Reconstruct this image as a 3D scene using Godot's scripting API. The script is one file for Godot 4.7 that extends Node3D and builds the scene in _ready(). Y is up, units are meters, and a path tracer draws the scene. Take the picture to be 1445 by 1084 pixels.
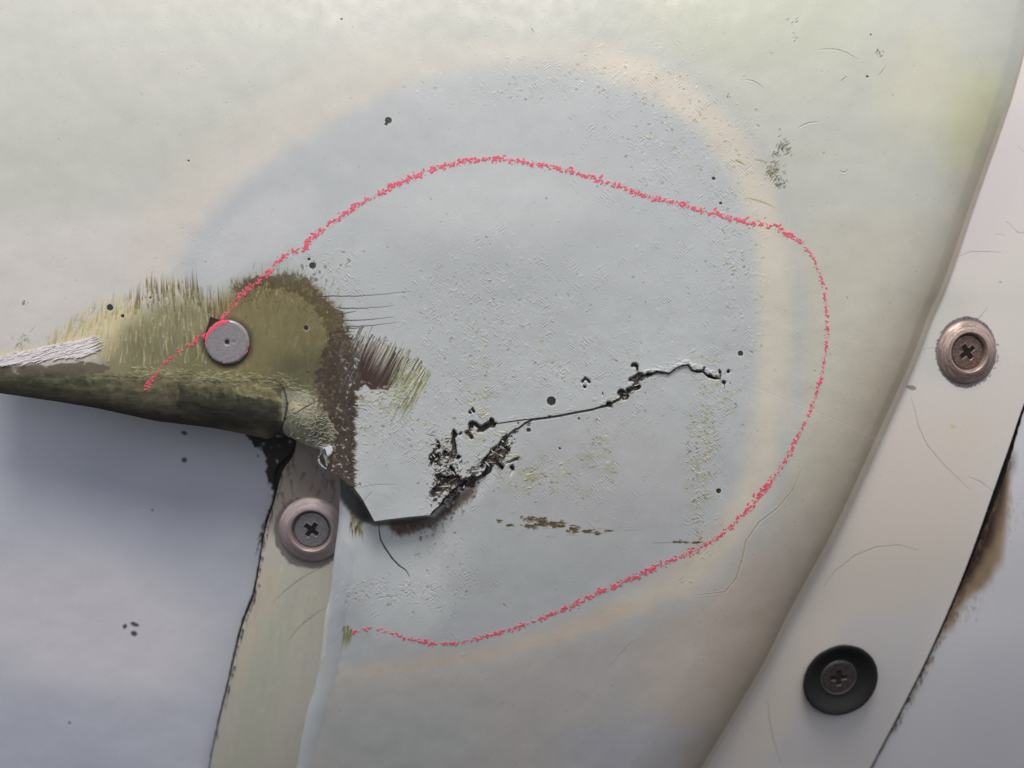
extends Node3D
# Close-up of a damaged glass-fibre fairing. Lengths inside the script are in units U of 0.19 mm;
# x runs right, y runs DOWN (as one reads a drawing), h is the height towards the viewer.

const U := 0.00019
const CX := 722.5
const CY := 542.0
const EYE := 2210.0            # distance of the camera from the drawing plane, in U
const KSAG := 0.0002

var rng := RandomNumberGenerator.new()
var n_low := FastNoiseLite.new()
var n_mid := FastNoiseLite.new()
var n_fine := FastNoiseLite.new()
var edge_r: PackedVector2Array     # fairing's outer rolled edge: (y, x)
var edge_l: PackedVector2Array     # lower skin's inner edge: (y, x)
var tear: PackedVector2Array       # torn lower border of the upper skin: (x, y)
var dig: Image                     # how deep the broken places are
var dig_k := 1.0
var dig_o := Vector2.ZERO

# ------------------------------------------------------------------ painting
class Canvas:
	var img: Image
	var hgt: Image
	var o: Vector2
	var k: float
	var w: int
	var h: int
	var nz: FastNoiseLite

	func _init(origin: Vector2, size: Vector2, scale: float, base: Color, with_height: bool, noise: FastNoiseLite):
		o = origin
		k = scale
		w = int(size.x * scale)
		h = int(size.y * scale)
		nz = noise
		img = Image.create(w, h, false, Image.FORMAT_RGB8)
		img.fill(base)
		if with_height:
			hgt = Image.create(w, h, false, Image.FORMAT_RF)
			hgt.fill(Color(0.5, 0, 0))

	func enlarge(scale: float, size: Vector2):
		k = scale
		w = int(size.x * scale)
		h = int(size.y * scale)
		img.resize(w, h, Image.INTERPOLATE_CUBIC)

	func t(p: Vector2) -> Vector2:
		return (p - o) * k

	func dot(ix: int, iy: int, c: Color, a: float, dh: float):
		if ix < 0 or iy < 0 or ix >= w or iy >= h:
			return
		if a > 0.0:
			img.set_pixel(ix, iy, img.get_pixel(ix, iy).lerp(c, a))
		if dh != 0.0 and hgt != null:
			hgt.set_pixel(ix, iy, Color(hgt.get_pixel(ix, iy).r + dh, 0, 0))

	# a tapering stroke in drawing units
	func stroke(p0: Vector2, p1: Vector2, w0: float, w1: float, c: Color, a0: float, a1: float, dh := 0.0):
		var a := t(p0)
		var b := t(p1)
		var d := b - a
		var ln := maxf(d.length(), 0.01)
		var flat := absf(d.x) > absf(d.y)
		var ra := w0 * k * 0.5
		var rb := w1 * k * 0.5
		var rm := maxf(ra, rb) + 1.0
		var m0 := (minf(a.x, b.x) if flat else minf(a.y, b.y)) - rm
		var m1 := (maxf(a.x, b.x) if flat else maxf(a.y, b.y)) + rm
		var slope := (d.y / d.x if d.x != 0.0 else 0.0) if flat else (d.x / d.y if d.y != 0.0 else 0.0)
		var span := rm * 1.45 + 0.5
		for i in range(int(floor(m0)), int(ceil(m1)) + 1):
			var mid := a.y + (i - a.x) * slope if flat else a.x + (i - a.y) * slope
			for j in range(int(floor(mid - span)), int(ceil(mid + span)) + 1):
				var p := Vector2(i, j) if flat else Vector2(j, i)
				var s := clampf((p - a).dot(d) / (ln * ln), 0.0, 1.0)
				var cover := clampf(lerpf(ra, rb, s) + 0.5 - p.distance_to(a + d * s), 0.0, 1.0)
				if cover > 0.0:
					dot(int(p.x), int(p.y), c, cover * lerpf(a0, a1, s), dh * cover)

	func path(pts: PackedVector2Array, wide: float, c: Color, a: float, dh := 0.0, ends := 0.3):
		var n := pts.size() - 1
		for i in n:
			var f0 := lerpf(ends, 1.0, sin(PI * float(i) / n))
			var f1 := lerpf(ends, 1.0, sin(PI * float(i + 1) / n))
			stroke(pts[i], pts[i + 1], wide * f0, wide * f1, c, a, a, dh)

	# a filled outline; soft = how far its rim blurs, rag = how far noise eats it
	func poly(pts: PackedVector2Array, c: Color, a: float, soft: float, rag := 0.0, dh := 0.0, freq := 1.0):
		var q := PackedVector2Array()
		var lo := Vector2(1e9, 1e9)
		var hi := Vector2(-1e9, -1e9)
		for p in pts:
			var v := t(p)
			q.append(v)
			lo = lo.min(v)
			hi = hi.max(v)
		var pad := int(soft * k * 1.5) + 4
		var x0 := maxi(int(lo.x) - pad, -pad)
		var y0 := maxi(int(lo.y) - pad, -pad)
		var x1 := mini(int(hi.x) + pad, w + pad)
		var y1 := mini(int(hi.y) + pad, h + pad)
		if x1 <= x0 or y1 <= y0:
			return
		var steps := 0
		while pow(2.0, steps + 1) < soft * k and steps < 7:
			steps += 1
		var unit := int(pow(2.0, steps))
		var mw := int(ceil(float(x1 - x0) / unit)) * unit
		var mh := int(ceil(float(y1 - y0) / unit)) * unit
		var m := Image.create(mw, mh, false, Image.FORMAT_L8)
		for y in mh:
			var fy := y + y0 + 0.5
			var xs := PackedFloat32Array()
			for i in q.size():
				var u := q[i]
				var v := q[(i + 1) % q.size()]
				if (u.y <= fy) != (v.y <= fy):
					xs.append(u.x + (fy - u.y) / (v.y - u.y) * (v.x - u.x))
			xs.sort()
			for i in range(0, xs.size() - 1, 2):
				var f := clampi(int(round(xs[i])) - x0, 0, mw)
				var e := clampi(int(round(xs[i + 1])) - x0, 0, mw)
				if e > f:
					m.fill_rect(Rect2i(f, y, e - f, 1), Color.WHITE)
		if steps > 0:
			var sm: Image = m.duplicate()
			sm.resize(mw / unit, mh / unit, Image.INTERPOLATE_LANCZOS)
			sm.resize(mw, mh, Image.INTERPOLATE_CUBIC)
			m = sm
		var nk := freq / k
		for y in range(maxi(0, -y0), mini(mh, h - y0)):
			for x in range(maxi(0, -x0), mini(mw, w - x0)):
				var v := m.get_pixel(x, y).r
				if v < 0.01:
					continue
				if rag > 0.0:
					v = smoothstep(0.25, 0.75, v + rag * nz.get_noise_2d((x + x0) * nk, (y + y0) * nk))
				if v > 0.004:
					dot(x + x0, y + y0, c, v * a, dh * v)

	func blot(p: Vector2, rx: float, ry: float, turn: float, c: Color, a: float, soft: float, rag := 0.0, dh := 0.0, freq := 1.0):
		var pts := PackedVector2Array()
		for i in 20:
			pts.append(p + Vector2(cos(TAU * i / 20.0) * rx, sin(TAU * i / 20.0) * ry).rotated(turn))
		poly(pts, c, a, soft, rag, dh, freq)

	func tex() -> ImageTexture:
		return ImageTexture.create_from_image(img)

func rgb(r: int, g: int, b: int) -> Color:
	return Color(r / 255.0, g / 255.0, b / 255.0)

# ------------------------------------------------------------------ geometry helpers
func world(x: float, y: float, h: float) -> Vector3:
	return Vector3((x - CX) * U, (CY - y) * U, h * U)

# where a point seen at (x, y) in the picture plane lies on a surface of height h
func onto(p: Vector2, h: float) -> Vector2:
	return Vector2(CX, CY) + (p - Vector2(CX, CY)) * (1.0 - h / EYE)

func q(p: Vector2) -> Vector2:
	var g := p
	for i in 3:
		g = onto(p, skin(g.x, g.y))
	return g

func qs(list: Array) -> PackedVector2Array:
	var r := PackedVector2Array()
	for p in list:
		r.append(q(p))
	return r

func look(list: PackedVector2Array, x: float) -> float:
	var n := list.size()
	if x <= list[0].x:
		return list[0].y + (x - list[0].x) * (list[1].y - list[0].y) / (list[1].x - list[0].x)
	var a := 0
	var b := n - 1
	while b - a > 1:
		var m := (a + b) / 2
		if list[m].x <= x:
			a = m
		else:
			b = m
	return list[a].y + (x - list[a].x) * (list[b].y - list[a].y) / (list[b].x - list[a].x)

func smooth_list(list: Array, step: float) -> PackedVector2Array:
	var c := Curve2D.new()
	for i in list.size():
		var p: Vector2 = list[i]
		var d: Vector2 = (list[mini(i + 1, list.size() - 1)] - list[maxi(i - 1, 0)]) / 6.0
		c.add_point(p, -d, d)
	c.bake_interval = step
	return c.get_baked_points()

func sag(y: float) -> float:
	var up := maxf(0.0, 200.0 - y)
	return -0.00022 * up * up - KSAG * (y - 500.0) * (y - 500.0) * (1.0 if y < 500.0 else 1.0 + 0.55 * smoothstep(500.0, 900.0, y))

func quarter(t: float) -> float:
	var s := clampf(t, 0.0, 1.0) * 0.975
	return 1.0 - sqrt(1.0 - s * s)

# height of the smooth fairing skin
func skin(x: float, y: float) -> float:
	var h := sag(y)
	var e := maxf(0.0, 420.0 - x)
	h -= 0.00005 * e * e
	var f := maxf(0.0, x - 900.0)
	h -= 0.00006 * f * f
	h += n_low.get_noise_2d(x, y) * 1.3
	h += 7.0 * exp(-((x - 690.0) * (x - 690.0) / 19000.0 + (y - 335.0) * (y - 335.0) / 7000.0))
	var d := look(edge_r, y) - x
	if d < 120.0:
		h -= 36.0 * quarter(1.0 - d / 120.0)
	return h

func ridge(x: float) -> float:
	return 512.0 + 0.085 * maxf(0.0, x - 130.0)

func upper(x: float, y: float, b: float) -> float:
	var h := skin(x, y)
	if x < 490.0:
		var r := ridge(x)
		var t := (y - r) / maxf(b - r, 8.0)
		if t > 0.0:
			h -= 44.0 * quarter(t * 0.965) * smoothstep(485.0, 380.0, x)
			h += n_mid.get_noise_2d(x * 1.3, y * 1.3) * 1.4 * sin(PI * clampf(t, 0, 1))
		h += 13.0 * exp(-((x - 436.0) * (x - 436.0) / 900.0 + (y - 592.0) * (y - 592.0) / 800.0))
		h -= 4.0 * exp(-(x - 399.0 - (y - 575.0) * 0.1) ** 2 / 14.0) * smoothstep(535.0, 560.0, y)
	var near := exp(-maxf(b - y, 0.0) / 55.0)
	var lift := 8.0 * smoothstep(440.0, 500.0, x) * smoothstep(700.0, 600.0, x)
	lift += 1.6 * smoothstep(640.0, 700.0, x) * smoothstep(1010.0, 960.0, x)
	lift += 2.6 * smoothstep(880.0, 910.0, x) * smoothstep(1012.0, 985.0, x)
	return h + lift * near - dug(x, y)

func gap(x: float) -> float:
	var g := 2.0 * smoothstep(640.0, 700.0, x) * smoothstep(1016.0, 1000.0, x)
	return g

func lower(x: float, y: float, b: float) -> float:
	var h := skin(x, y)
	var dl := x - look(edge_l, y)
	if dl < 30.0:
		h -= 26.0 * quarter(1.0 - dl / 30.0)
	var t := y - b
	h -= 24.0 * smoothstep(690.0, 590.0, x) * (1.0 - smoothstep(-20.0, 190.0, t))
	h -= 5.0 * smoothstep(740.0, 660.0, x) * smoothstep(590.0, 660.0, x) * (1.0 - smoothstep(0.0, 40.0, t))
	if x > 590.0:
		var g := gap(x)
		if g > 0.02:
			h -= 22.0 * (1.0 - smoothstep(g * 0.4, g + 1.2, t)) * smoothstep(0.0, 0.5, g)
		h -= 0.3 * (1.0 - smoothstep(-3.0, 0.0, t)) if x > 1000.0 else 0.0
	return h - dug(x, y)

func dug(x: float, y: float) -> float:
	if dig == null or x < 440.0 or x > 1060.0 or y < 470.0 or y > 800.0:
		return 0.0
	var p := (Vector2(x, y) - dig_o) * dig_k
	var ix := clampi(int(p.x), 0, dig.get_width() - 2)
	var iy := clampi(int(p.y), 0, dig.get_height() - 2)
	var fx := p.x - ix
	var fy := p.y - iy
	var a := lerpf(dig.get_pixel(ix, iy).r, dig.get_pixel(ix + 1, iy).r, fx)
	var b := lerpf(dig.get_pixel(ix, iy + 1).r, dig.get_pixel(ix + 1, iy + 1).r, fx)
	return lerpf(a, b, fy) * 9.0

# a sheet of nu x nv points, given row by row
func sheet(pos: PackedVector3Array, uv: PackedVector2Array, nu: int, nv: int) -> ArrayMesh:
	var nrm := PackedVector3Array()
	nrm.resize(nu * nv)
	for j in nv:
		var ja := maxi(j - 1, 0) * nu
		var jb := mini(j + 1, nv - 1) * nu
		for i in nu:
			var du := pos[j * nu + mini(i + 1, nu - 1)] - pos[j * nu + maxi(i - 1, 0)]
			var dv := pos[jb + i] - pos[ja + i]
			var n := dv.cross(du).normalized()
			if n.z < 0.0:
				n = -n
			if n == Vector3.ZERO:
				n = Vector3(0, 0, 1)
			nrm[j * nu + i] = n
	var idx := PackedInt32Array()
	idx.resize((nu - 1) * (nv - 1) * 6)
	var k := 0
	for j in nv - 1:
		for i in nu - 1:
			var a := j * nu + i
			for v in [a, a + 1, a + nu, a + 1, a + nu + 1, a + nu]:
				idx[k] = v
				k += 1
	var arr := []
	arr.resize(Mesh.ARRAY_MAX)
	arr[Mesh.ARRAY_VERTEX] = pos
	arr[Mesh.ARRAY_NORMAL] = nrm
	arr[Mesh.ARRAY_TEX_UV] = uv
	arr[Mesh.ARRAY_INDEX] = idx
	var m := ArrayMesh.new()
	m.add_surface_from_arrays(Mesh.PRIMITIVE_TRIANGLES, arr)
	return m

# the plain name, or with _001, _002 ... when its parent already has one
func numbered(parent: Node, called: String) -> String:
	var k := 0
	var n := called
	while parent.has_node(NodePath(n)):
		k += 1
		n = "%s_%03d" % [called, k]
	return n

func part(called: String, m: Mesh, mat: Material, parent: Node) -> MeshInstance3D:
	var o := MeshInstance3D.new()
	o.name = numbered(parent, called)
	o.mesh = m
	o.material_override = mat
	parent.add_child(o, true)
	return o

func thing(called: String, label: String, category: String, group := "") -> Node3D:
	var o := Node3D.new()
	o.name = numbered(self, called)
	add_child(o, true)
	o.set_meta("label", label)
	o.set_meta("category", category)
	if group:
		o.set_meta("group", group)
	return o

func mat(c: Color, rough: float, metal := 0.0) -> StandardMaterial3D:
	var m := StandardMaterial3D.new()
	m.albedo_color = c
	m.roughness = rough
	m.metallic = metal
	return m

func painted(c: Canvas, rough: float) -> StandardMaterial3D:
	var m := mat(Color.WHITE, rough)
	m.albedo_texture = c.tex()
	m.texture_repeat = false
	if c.hgt != null:
		m.heightmap_enabled = true
		m.heightmap_texture = ImageTexture.create_from_image(c.hgt)
		m.heightmap_scale = 0.021
	return m

func uv_of(c: Canvas, x: float, y: float) -> Vector2:
	return Vector2((x - c.o.x) * c.k / c.w, (y - c.o.y) * c.k / c.h)

# a band of wall hanging down from a row of points
func wall(rim: PackedVector3Array, drop: Vector3) -> ArrayMesh:
	var st := SurfaceTool.new()
	st.begin(Mesh.PRIMITIVE_TRIANGLES)
	for i in rim.size() - 1:
		var a := rim[i]
		var b := rim[i + 1]
		for v in [a, b, a + drop, b, b + drop, a + drop]:
			st.add_vertex(v)
	st.index()
	st.generate_normals()
	return st.commit()

func lathe(prof: Array, segs: int, wob := 0.0) -> ArrayMesh:
	var pos := PackedVector3Array()
	var uv := PackedVector2Array()
	for j in segs + 1:
		var a := TAU * j / segs
		for i in prof.size():
			var p: Vector2 = prof[i]
			var r := p.x * (1.0 + wob * n_mid.get_noise_2d(cos(a) * 90.0 + p.y * 3.0, sin(a) * 90.0 + 40.0))
			pos.append(Vector3(cos(a) * r, sin(a) * r, p.y) * U)
			uv.append(Vector2(float(j) / segs, float(i) / prof.size()))
	return sheet_free(pos, uv, prof.size(), segs + 1)

# like sheet, but normals may point anywhere (turned parts)
func sheet_free(pos: PackedVector3Array, uv: PackedVector2Array, nu: int, nv: int) -> ArrayMesh:
	var st := SurfaceTool.new()
	st.begin(Mesh.PRIMITIVE_TRIANGLES)
	st.set_smooth_group(0)
	for j in nv - 1:
		for i in nu - 1:
			var a := j * nu + i
			for v in [a, a + nu, a + 1, a + 1, a + nu, a + nu + 1]:
				st.set_uv(uv[v])
				st.add_vertex(pos[v])
	st.generate_normals()
	st.index()
	return st.commit()

# screw head: a flat round top with a cross recess, turned by `turn`
func screw_head(r: float, turn: float, deep: float, cross: float) -> ArrayMesh:
	var pos := PackedVector3Array()
	var uv := PackedVector2Array()
	var rings := 44
	var segs := 112
	for j in segs + 1:
		var a := TAU * j / segs
		for i in rings + 1:
			var rr := r * float(i) / rings
			var x := cos(a) * rr
			var y := sin(a) * rr
			var u := absf(Vector2(x, y).rotated(-turn).x)
			var v := absf(Vector2(x, y).rotated(-turn).y)
			var arm := r * cross
			var half := r * 0.12
			var d := minf(maxf(u - arm, v - half), maxf(v - arm, u - half))
			d = minf(d, Vector2(u, v).length() - r * 0.2)
			var z := -deep * smoothstep(0.9, -1.2, d) * (1.0 - 0.45 * clampf(rr / arm, 0, 1))
			z += 0.7 * exp(-maxf(d, 0.0) ** 2 / 3.0) * smoothstep(0.0, 1.5, d)
			z -= 1.6 * smoothstep(r - 1.8, r, rr)
			if i == rings:
				z -= 5.0
			pos.append(Vector3(x, y, z) * U)
			uv.append(Vector2(x, y) / (2.0 * r) + Vector2(0.5, 0.5))
	return sheet_free(pos, uv, rings + 1, segs + 1)

func along(a: Vector2, b: Vector2, n: int, bow: float) -> Array:
	var r := []
	for i in n + 1:
		var s := float(i) / n
		r.append(a.lerp(b, s) + (b - a).orthogonal() * bow * sin(PI * s))
	return r

# a leaf-thin solid splinter or flake: outline in its own plane, with a thickness
func flake(st: SurfaceTool, pts: Array, at: Vector3, basis: Basis, thick: float):
	var n := pts.size()
	var top := Vector3(0, 0, thick)
	var mid := Vector2.ZERO
	for p in pts:
		mid += p / n
	for i in n:
		var a: Vector2 = pts[i]
		var b: Vector2 = pts[(i + 1) % n]
		var va := Vector3(a.x, a.y, 0)
		var vb := Vector3(b.x, b.y, 0)
		var ta := Vector3(lerpf(a.x, mid.x, 0.12), lerpf(a.y, mid.y, 0.12), 0) + top
		var tb := Vector3(lerpf(b.x, mid.x, 0.12), lerpf(b.y, mid.y, 0.12), 0) + top
		for v in [Vector3(mid.x, mid.y, thick * 1.25), tb, ta, ta, tb, va, va, tb, vb]:
			st.add_vertex(at + basis * (v * U))

func started() -> SurfaceTool:
	var st := SurfaceTool.new()
	st.begin(Mesh.PRIMITIVE_TRIANGLES)
	st.set_smooth_group(-1)
	return st

func done(st: SurfaceTool) -> ArrayMesh:
	st.generate_normals()
	st.index()
	return st.commit()

func skin_normal(x: float, y: float) -> Vector3:
	var a := skin(x + 3.0, y) - skin(x - 3.0, y)
	var b := skin(x, y + 3.0) - skin(x, y - 3.0)
	return Vector3(-a / 6.0, b / 6.0, 1.0).normalized()

func facing(n: Vector3) -> Basis:
	var x := Vector3.UP.cross(n).normalized()
	return Basis(x, n.cross(x).normalized(), n)

# =================================================================== the scene
func _ready():
	rng.seed = 7
	for n in [n_low, n_mid, n_fine]:
		n.seed = 11
		n.noise_type = FastNoiseLite.TYPE_SIMPLEX_SMOOTH
	n_low.frequency = 0.006
	n_mid.frequency = 0.03
	n_mid.fractal_octaves = 4
	n_fine.frequency = 0.12
	n_fine.fractal_octaves = 4

	# ---- camera, sky, sun, exposure
	var cam := Camera3D.new()
	cam.name = "camera"
	cam.position = Vector3(0, 0, EYE * U)
	cam.near = 0.02
	cam.far = 50.0
	cam.fov = rad_to_deg(2.0 * atan(CY / EYE))
	var lens := CameraAttributesPhysical.new()
	lens.frustum_focal_length = 12.0 / (CY / EYE)
	lens.frustum_focus_distance = EYE * U + 0.001
	lens.frustum_near = 0.02
	lens.frustum_far = 50.0
	lens.exposure_aperture = 5.0
	cam.attributes = lens
	add_child(cam)
	cam.current = true

	var sky_mat := ProceduralSkyMaterial.new()
	sky_mat.sky_top_color = rgb(232, 234, 238)
	sky_mat.sky_horizon_color = rgb(176, 178, 184)
	sky_mat.sky_curve = 0.25
	sky_mat.ground_bottom_color = rgb(54, 53, 56)
	sky_mat.ground_horizon_color = rgb(76, 74, 80)
	sky_mat.ground_curve = 0.1
	sky_mat.sun_angle_max = 1.0
	var sky := Sky.new()
	sky.sky_material = sky_mat
	var env := Environment.new()
	env.background_mode = Environment.BG_SKY
	env.sky = sky
	env.background_energy_multiplier = 0.95
	env.ambient_light_source = Environment.AMBIENT_SOURCE_SKY
	env.tonemap_mode = Environment.TONE_MAPPER_LINEAR
	env.tonemap_exposure = 1.47
	env.sdfgi_enabled = true
	env.ssao_enabled = true
	env.ssil_enabled = true
	var we := WorldEnvironment.new()
	we.name = "world_environment"
	we.environment = env
	add_child(we)

	var sun := DirectionalLight3D.new()
	sun.name = "sun"
	sun.light_energy = 0.5
	sun.light_color = Color(1.0, 0.97, 0.93)
	sun.light_angular_distance = 22.0
	sun.shadow_enabled = true
	sun.rotation_degrees = Vector3(-57.0, -3.0, 0.0)
	add_child(sun)

	# ---- outlines
	var rr := []
	for p in [Vector2(1484, -60), Vector2(1462, 30), Vector2(1446, 95), Vector2(1411, 192), Vector2(1376, 288), Vector2(1338, 396), Vector2(1317, 442), Vector2(1288, 515), Vector2(1247, 605), Vector2(1229, 645), Vector2(1175, 759), Vector2(1122, 856), Vector2(1079, 942), Vector2(998, 1080), Vector2(950, 1160)]:
		var g: Vector2 = onto(p - Vector2(8, 0), sag(p.y) - 48.0)
		rr.append(Vector2(g.y, g.x))
	edge_r = smooth_list(rr, 8.0)
	var ll := []
	for p in [Vector2(486, 560), Vector2(478, 640), Vector2(477, 671), Vector2(477, 730), Vector2(470, 795), Vector2(466, 837), Vector2(458, 873), Vector2(452, 932), Vector2(443, 972), Vector2(431, 1013), Vector2(418, 1084), Vector2(408, 1160)]:
		var g: Vector2 = onto(p, sag(p.y) - 24.0)
		ll.append(Vector2(g.y, g.x))
	edge_l = smooth_list(ll, 8.0)
	var bb := []
	for p in [Vector2(-70, 549), Vector2(0, 555), Vector2(83, 567), Vector2(138, 576), Vector2(221, 594), Vector2(304, 604), Vector2(360, 615), Vector2(381, 620), Vector2(393, 610), Vector2(405, 614), Vector2(425, 624), Vector2(440, 631), Vector2(452, 634), Vector2(458, 646), Vector2(462, 662), Vector2(478, 672), Vector2(500, 687), Vector2(512, 703), Vector2(520, 718), Vector2(529, 735), Vector2(542, 733), Vector2(575, 729), Vector2(607, 726), Vector2(613, 719), Vector2(622, 712), Vector2(626, 703), Vector2(633, 698), Vector2(642, 688), Vector2(653, 682), Vector2(662, 675), Vector2(675, 672), Vector2(681, 668), Vector2(686, 661), Vector2(689, 652), Vector2(697, 645), Vector2(706, 632), Vector2(712, 622), Vector2(719, 611), Vector2(725, 606), Vector2(732, 603), Vector2(741, 596), Vector2(751, 591), Vector2(770, 588.5), Vector2(790, 585.5), Vector2(812, 581), Vector2(835, 577), Vector2(848, 573), Vector2(857, 571), Vector2(866, 566), Vector2(874, 562), Vector2(881, 555), Vector2(888, 551), Vector2(894, 542), Vector2(902, 534), Vector2(909, 529), Vector2(918, 528), Vector2(926, 524), Vector2(936, 525), Vector2(944, 526), Vector2(951, 521), Vector2(957, 517), Vector2(964, 515), Vector2(971, 514), Vector2(976, 521), Vector2(984, 523.5), Vector2(992, 523), Vector2(1000, 530), Vector2(1008, 533), Vector2(1016, 533), Vector2(1060, 545), Vector2(1200, 600), Vector2(1290, 640)]:
		var g: Vector2 = onto(p, sag(p.y) + (-40.0 * smoothstep(485.0, 380.0, p.x)))
		bb.append(g)
	for i in range(1, bb.size()):
		if bb[i].x <= bb[i - 1].x:
			bb[i].x = bb[i - 1].x + 0.5
	tear = PackedVector2Array(bb)

	# ---- paint of the fairing skin
	var origin := Vector2(-60, -60)
	var size := Vector2(1560, 1200)
	var cv := paint_skin(origin, size)
	var rough := paint_roughness(origin, size)
	var skin_mat := painted(cv, 1.0)
	skin_mat.roughness_texture = rough.tex()
	skin_mat.metallic_specular = 0.5

	build_panels()
	build_fairing(cv, skin_mat)
	build_fasteners()

# ------------------------------------------------------------------ paint
func paint_skin(origin: Vector2, size: Vector2) -> Canvas:
	var cv := Canvas.new(origin, size, 0.33, rgb(186, 188, 181), false, n_mid)
	# broad tones of the old paint, laid down small and enlarged
	cv.poly(qs([Vector2(-60, -60), Vector2(620, -60), Vector2(500, 120), Vector2(260, 260), Vector2(120, 330), Vector2(-60, 360)]), rgb(191, 192, 187), 0.8, 90.0)
	cv.poly(qs([Vector2(-60, 330), Vector2(240, 280), Vector2(420, 180), Vector2(460, 250), Vector2(320, 320), Vector2(260, 420), Vector2(-60, 540)]), rgb(206, 202, 200), 0.85, 70.0)
	cv.poly(qs([Vector2(900, -60), Vector2(1280, -60), Vector2(1200, 120), Vector2(1020, 110), Vector2(900, 40)]), rgb(186, 190, 174), 0.6, 60.0)
	cv.poly(qs([Vector2(1120, 330), Vector2(1300, 300), Vector2(1260, 560), Vector2(1160, 700), Vector2(1060, 860), Vector2(1140, 520)]), rgb(194, 187, 172), 0.6, 90.0)
	cv.blot(q(Vector2(1372, 165)), 44, 80, 0.35, rgb(184, 186, 138), 0.55, 50.0)
	cv.blot(q(Vector2(1300, 120)), 60, 90, 0.3, rgb(196, 194, 172), 0.6, 60.0)
	cv.poly(qs([Vector2(460, 960), Vector2(760, 890), Vector2(1000, 800), Vector2(1160, 700), Vector2(1060, 920), Vector2(950, 1160), Vector2(400, 1160)]), rgb(178, 174, 174), 0.8, 50.0)
	cv.blot(q(Vector2(1010, 900)), 90, 150, 0.5, rgb(190, 176, 166), 0.6, 60.0)
	cv.blot(q(Vector2(900, 1060)), 120, 50, 0.0, rgb(172, 176, 190), 0.6, 50.0)  # bluish reflection painted into the skin colour
	cv.blot(q(Vector2(560, 1040)), 120, 60, 0.0, rgb(172, 180, 180), 0.6, 50.0)
	# sanded blue-grey patch with its cream and bluish halo
	var rim := [Vector2(470, 940), Vector2(560, 932), Vector2(660, 918), Vector2(760, 890), Vector2(860, 848), Vector2(950, 798), Vector2(1010, 735), Vector2(1045, 660), Vector2(1060, 560), Vector2(1068, 450), Vector2(1062, 350), Vector2(1035, 262), Vector2(985, 190), Vector2(920, 140), Vector2(830, 105), Vector2(720, 95), Vector2(620, 108), Vector2(540, 135), Vector2(440, 190), Vector2(350, 250), Vector2(285, 320), Vector2(250, 390), Vector2(300, 460), Vector2(440, 700)]
	var outer := []
	var arc := []
	var arc_in := []
	var arc_out := []
	var mid := Vector2(700, 500)
	for p in rim:
		var d: Vector2 = (p - mid).normalized()
		var wide := 46.0 if p.x > 800 and p.y < 800 else (32.0 if p.y > 700 else 36.0)
		if p.x < 560 and p.y < 420:
			wide = 80.0
		outer.append(p + d * wide)
		if p.x > 760 and p.y < 900:
			arc.append(p + d * wide)
			arc_out.append(p + d * (wide + 24.0))
			arc_in.push_front(p - d * 4.0)
	var rim_s := smooth_list(rim + [rim[0]], 12.0)
	cv.poly(qs(arc_out + arc_in), rgb(178, 182, 182), 0.5, 20.0)
	cv.poly(qs(Array(smooth_list(outer + [outer[0]], 12.0))), rgb(202, 196, 188), 0.55, 40.0)
	cv.poly(qs(arc + arc_in), rgb(207, 199, 184), 0.7, 26.0)
	cv.poly(qs([Vector2(500, 940), Vector2(600, 915), Vector2(700, 905), Vector2(800, 872), Vector2(880, 842), Vector2(900, 860), Vector2(860, 884), Vector2(760, 912), Vector2(660, 936), Vector2(520, 952)]), rgb(202, 186, 168), 0.6, 12.0, 0.2)
	cv.poly(qs(Array(rim_s)), rgb(177, 183, 188), 0.88, 46.0)
	cv.blot(q(Vector2(700, 290)), 170, 60, -0.1, rgb(186, 190, 192), 0.6, 60.0)  # broad soft glare, painted as a paler tone
	cv.blot(q(Vector2(860, 680)), 150, 110, 0.0, rgb(178, 180, 182), 0.8, 60.0)
	cv.blot(q(Vector2(360, 330)), 100, 40, -0.6, rgb(196, 197, 202), 0.6, 40.0)
	cv.blot(q(Vector2(520, 800)), 60, 90, 0.0, rgb(172, 178, 182), 0.7, 30.0)
	cv.poly(qs([Vector2(420, 960), Vector2(455, 930), Vector2(478, 760), Vector2(500, 780), Vector2(480, 930), Vector2(440, 1084), Vector2(400, 1084)]), rgb(160, 168, 176), 0.6, 12.0, 0.4)
	# olive staining along the lip
	cv.poly(qs([Vector2(-60, 505), Vector2(60, 490), Vector2(100, 470), Vector2(140, 440), Vector2(190, 430), Vector2(220, 470), Vector2(180, 515), Vector2(130, 500), Vector2(60, 512), Vector2(-60, 525)]), rgb(208, 196, 160), 0.85, 24.0, 0.2)
	for z in [[90.0, 70.0, 0.24], [44.0, 40.0, 0.34], [18.0, 12.0, 0.25]]:  # tan grime along the rolled edge, with the roll's shade painted in
		var strip := PackedVector2Array()
		for i in range(0, edge_r.size(), 4):
			var y := edge_r[i].x
			if y > 150.0:
				strip.append(Vector2(edge_r[i].y + 40.0, y))
		for i in range(strip.size() - 1, -1, -1):
			var p := strip[i]
			strip.append(Vector2(p.x - 40.0 - z[0] * (0.4 + 0.6 * smoothstep(150.0, 600.0, p.y)), p.y))
		cv.poly(strip, rgb(158, 142, 122), z[2], z[1], 0.0)
	cv.enlarge(1.3125, size)
	var base := FastNoiseLite.new()
	base.seed = 5
	base.frequency = 0.16
	base.fractal_octaves = 3
	var im := base.get_image(cv.w, cv.h)
	im.convert(Image.FORMAT_RGB8)
	im.convert(Image.FORMAT_RGBF)
	im.adjust_bcs(1.0, 0.07, 1.0)
	im.convert(Image.FORMAT_RF)
	cv.hgt = im

	grain(cv, 9, 0.3, 7.0)
	grain(cv, 17, 0.02, 4.0)
	var pale := rgb(214, 218, 222)
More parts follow.
